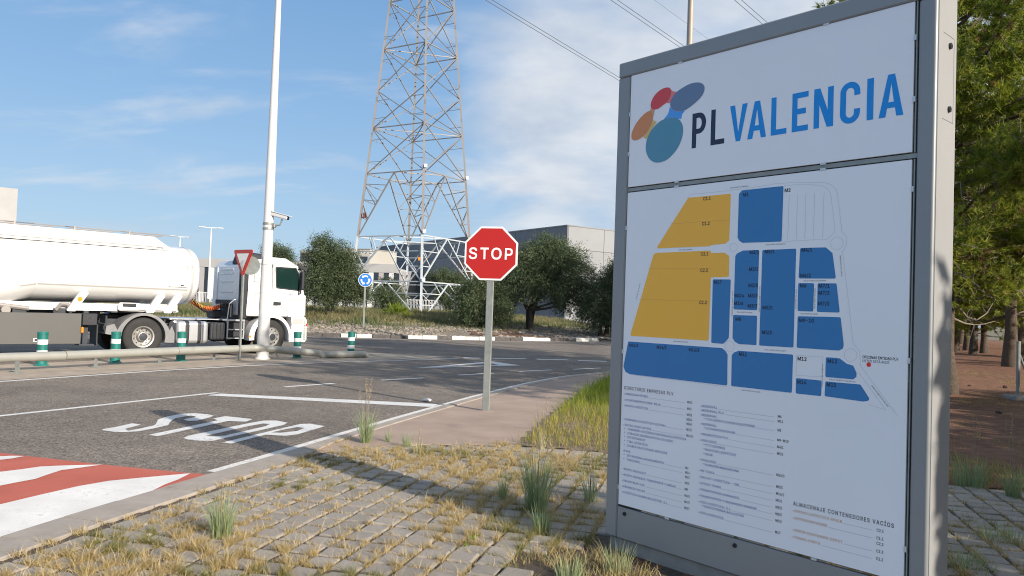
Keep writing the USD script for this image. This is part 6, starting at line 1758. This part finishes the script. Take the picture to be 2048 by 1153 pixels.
tuft('pale green grass tuft in the pavers near the red crossing paint', -1.87, 5.12, 0.36, 230, 0.06, 3, 0.38, 0.12)
tuft('tall grass tuft with thin seed stalks beside the kerb, left of the stop post', -1.62, 8.85, 0.46, 190, 0.06, 7, 0.78, 0.05)
tuft('tallest bluish grass tuft in front of the left edge of the big sign', 0.25, 6.05, 0.56, 300, 0.08, 4, 0.62, -0.05)
tuft('low spreading grass tuft just below the tallest bluish tuft', 0.27, 5.45, 0.26, 170, 0.05, 0, 0, -0.05)
tuft('small green grass tuft left of the tallest bluish tuft', -0.02, 6.35, 0.27, 90, 0.03)
tuft('thin grass tuft close to the left edge of the big sign', 0.72, 6.4, 0.36, 60, 0.05, 3, 0.5)
tuft('short green grass tuft where the pavers meet the pavement', -1.12, 8.65, 0.22, 70, 0.05)
tuft('dry straw coloured grass tuft beside the short green tuft', -0.95, 8.25, 0.25, 45, 0.04, 2, 0.4, 0.55)
tuft('single dry weed stalk before the bright green verge', 0.40, 8.75, 0.30, 26, 0.03, 3, 0.62, 0.6)
tuft('tiny grass tuft by the kerb between crossing and stop line', -1.38, 8.95, 0.18, 40, 0.03)
tuft('blue-green grass tuft at the far edge of the pavers right of the big sign', 4.55, 7.55, 0.34, 220, 0.14, 2, 0.7, -0.1, 0.03)
tuft('upright grass tuft with two long stalks right of the big sign', 4.72, 7.15, 0.34, 150, 0.06, 4, 0.95, 0.0)
tuft('pale grass tuft growing among the pavers right of the big sign', 4.68, 6.45, 0.36, 120, 0.05, 3, 0.5, 0.1)
tuft('sprawling grass tuft among the pavers close to the right post of the big sign', 3.68, 5.7, 0.16, 150, 0.16, 0, 0, 0.0)
tuft('green grass tuft at the lower right corner of the big sign', 3.02, 5.05, 0.15, 220, 0.18, 0, 0, 0.05)
tuft('grass tuft among the pavers at the right edge of the picture', 4.30, 5.95, 0.14, 140, 0.13, 0, 0, 0.0)
tuft('tan and green grass tuft at the foot of the left post of the big sign', 0.70, 4.72, 0.22, 130, 0.08, 0, 0, 0.3)
tuft('green grass tuft in front of the kick plate near the bottom edge', 0.40, 4.55, 0.17, 140, 0.09, 0, 0, 0.15)
lw = thing('leafy_weed', (0.0 - 0.22, 5.20, 0.02), 0, 'small leafy green weed in a paver joint in the foreground', 'weed')
n = 70
ax = unit(np.column_stack([rng.normal(size=(n, 2)), np.abs(rng.normal(0.3, 0.3, n))]))
s = rng.uniform(-0.16, 0.16, n)
b = np.column_stack([gv[0] * s, gv[1] * s, np.zeros(n)])
v, f = leaves(b + ax * 0.03, ax, 0.05, 0.016)
obj('leaves', (v, f), 'green_blade', lw, tone=np.repeat(rng.uniform(0, 0.4, n), 4))

pl_ = np.array([-1.37, 13.05])
lt = thing('paper_litter', (pl_[0], pl_[1], 0.006), 20, 'crumpled white scrap of litter on the road by the stop line', 'litter')
g = trimesh.creation.icosphere(2, 0.042)
gv_ = np.asarray(g.vertices) * (0.55 + 0.9 * meshkit.noise(np.asarray(g.vertices) * 30)[:, None]) * [1.9, 1.0, 0.6]
obj('paper', (gv_ + [0, 0, 0.02], np.asarray(g.faces)), 'paper_litter', lt)

# pine cones and stones on the red earth
cones = [(7.9 + rng.normal(0, 0.0) + 6 * rng.random(), 12 + 12 * rng.random()) for _ in range(40)]
first = None
for k, (x, y) in enumerate(cones):
    if not (0.585 < x / y < 0.70):
        continue
    if first is None:
        first = thing('pine_cone', (x, y, 0.06), 0, 'brown pine cone lying on the red earth under the pines', 'pine cone', 'pine cones on the red earth')
        obj('scales', lathe([(0.0, -0.06), (0.035, -0.045), (0.03, -0.035), (0.045, -0.015), (0.036, -0.005), (0.044, 0.015), (0.03, 0.03), (0.032, 0.04), (0.0, 0.065)], 9, 'x'), 'cone_brown', first)
    else:
        copy(first, (x, y, 0.06), 50 * k, 'brown pine cone lying on the red earth under the pines', 'pine cones on the red earth', 0.8 + 0.5 * rng.random())
mpoly = Polygon([(-2.2, 40.6), (0.4, 41.2), (3.2, 42.3), (5.6, 43.6), (5.9, 45.6), (3.0, 46.5), (-0.5, 45.6), (-2.4, 43)]).buffer(-0.3).buffer(0.3)
mv, mf = bumpy(mpoly, 0.25, 0.0, 0.0, 1.0)
mv[:, 2] = island_z(mv) + 0.012 + 0.03 * meshkit.noise(np.column_stack([mv[:, :2] * 3, 0 * mv[:, 0]]))
obj('mulch', (mv, mf), 'mulch', kind='stuff', smooth=True, label='reddish bark mulch under the olive trees by the island kerb')
obj('far_road', sheet(Polygon([(30, 96), (110, 84), (110, 90), (30, 103)]), 0.02), 'asphalt', kind='structure', label='far grey road beyond the pine grove')
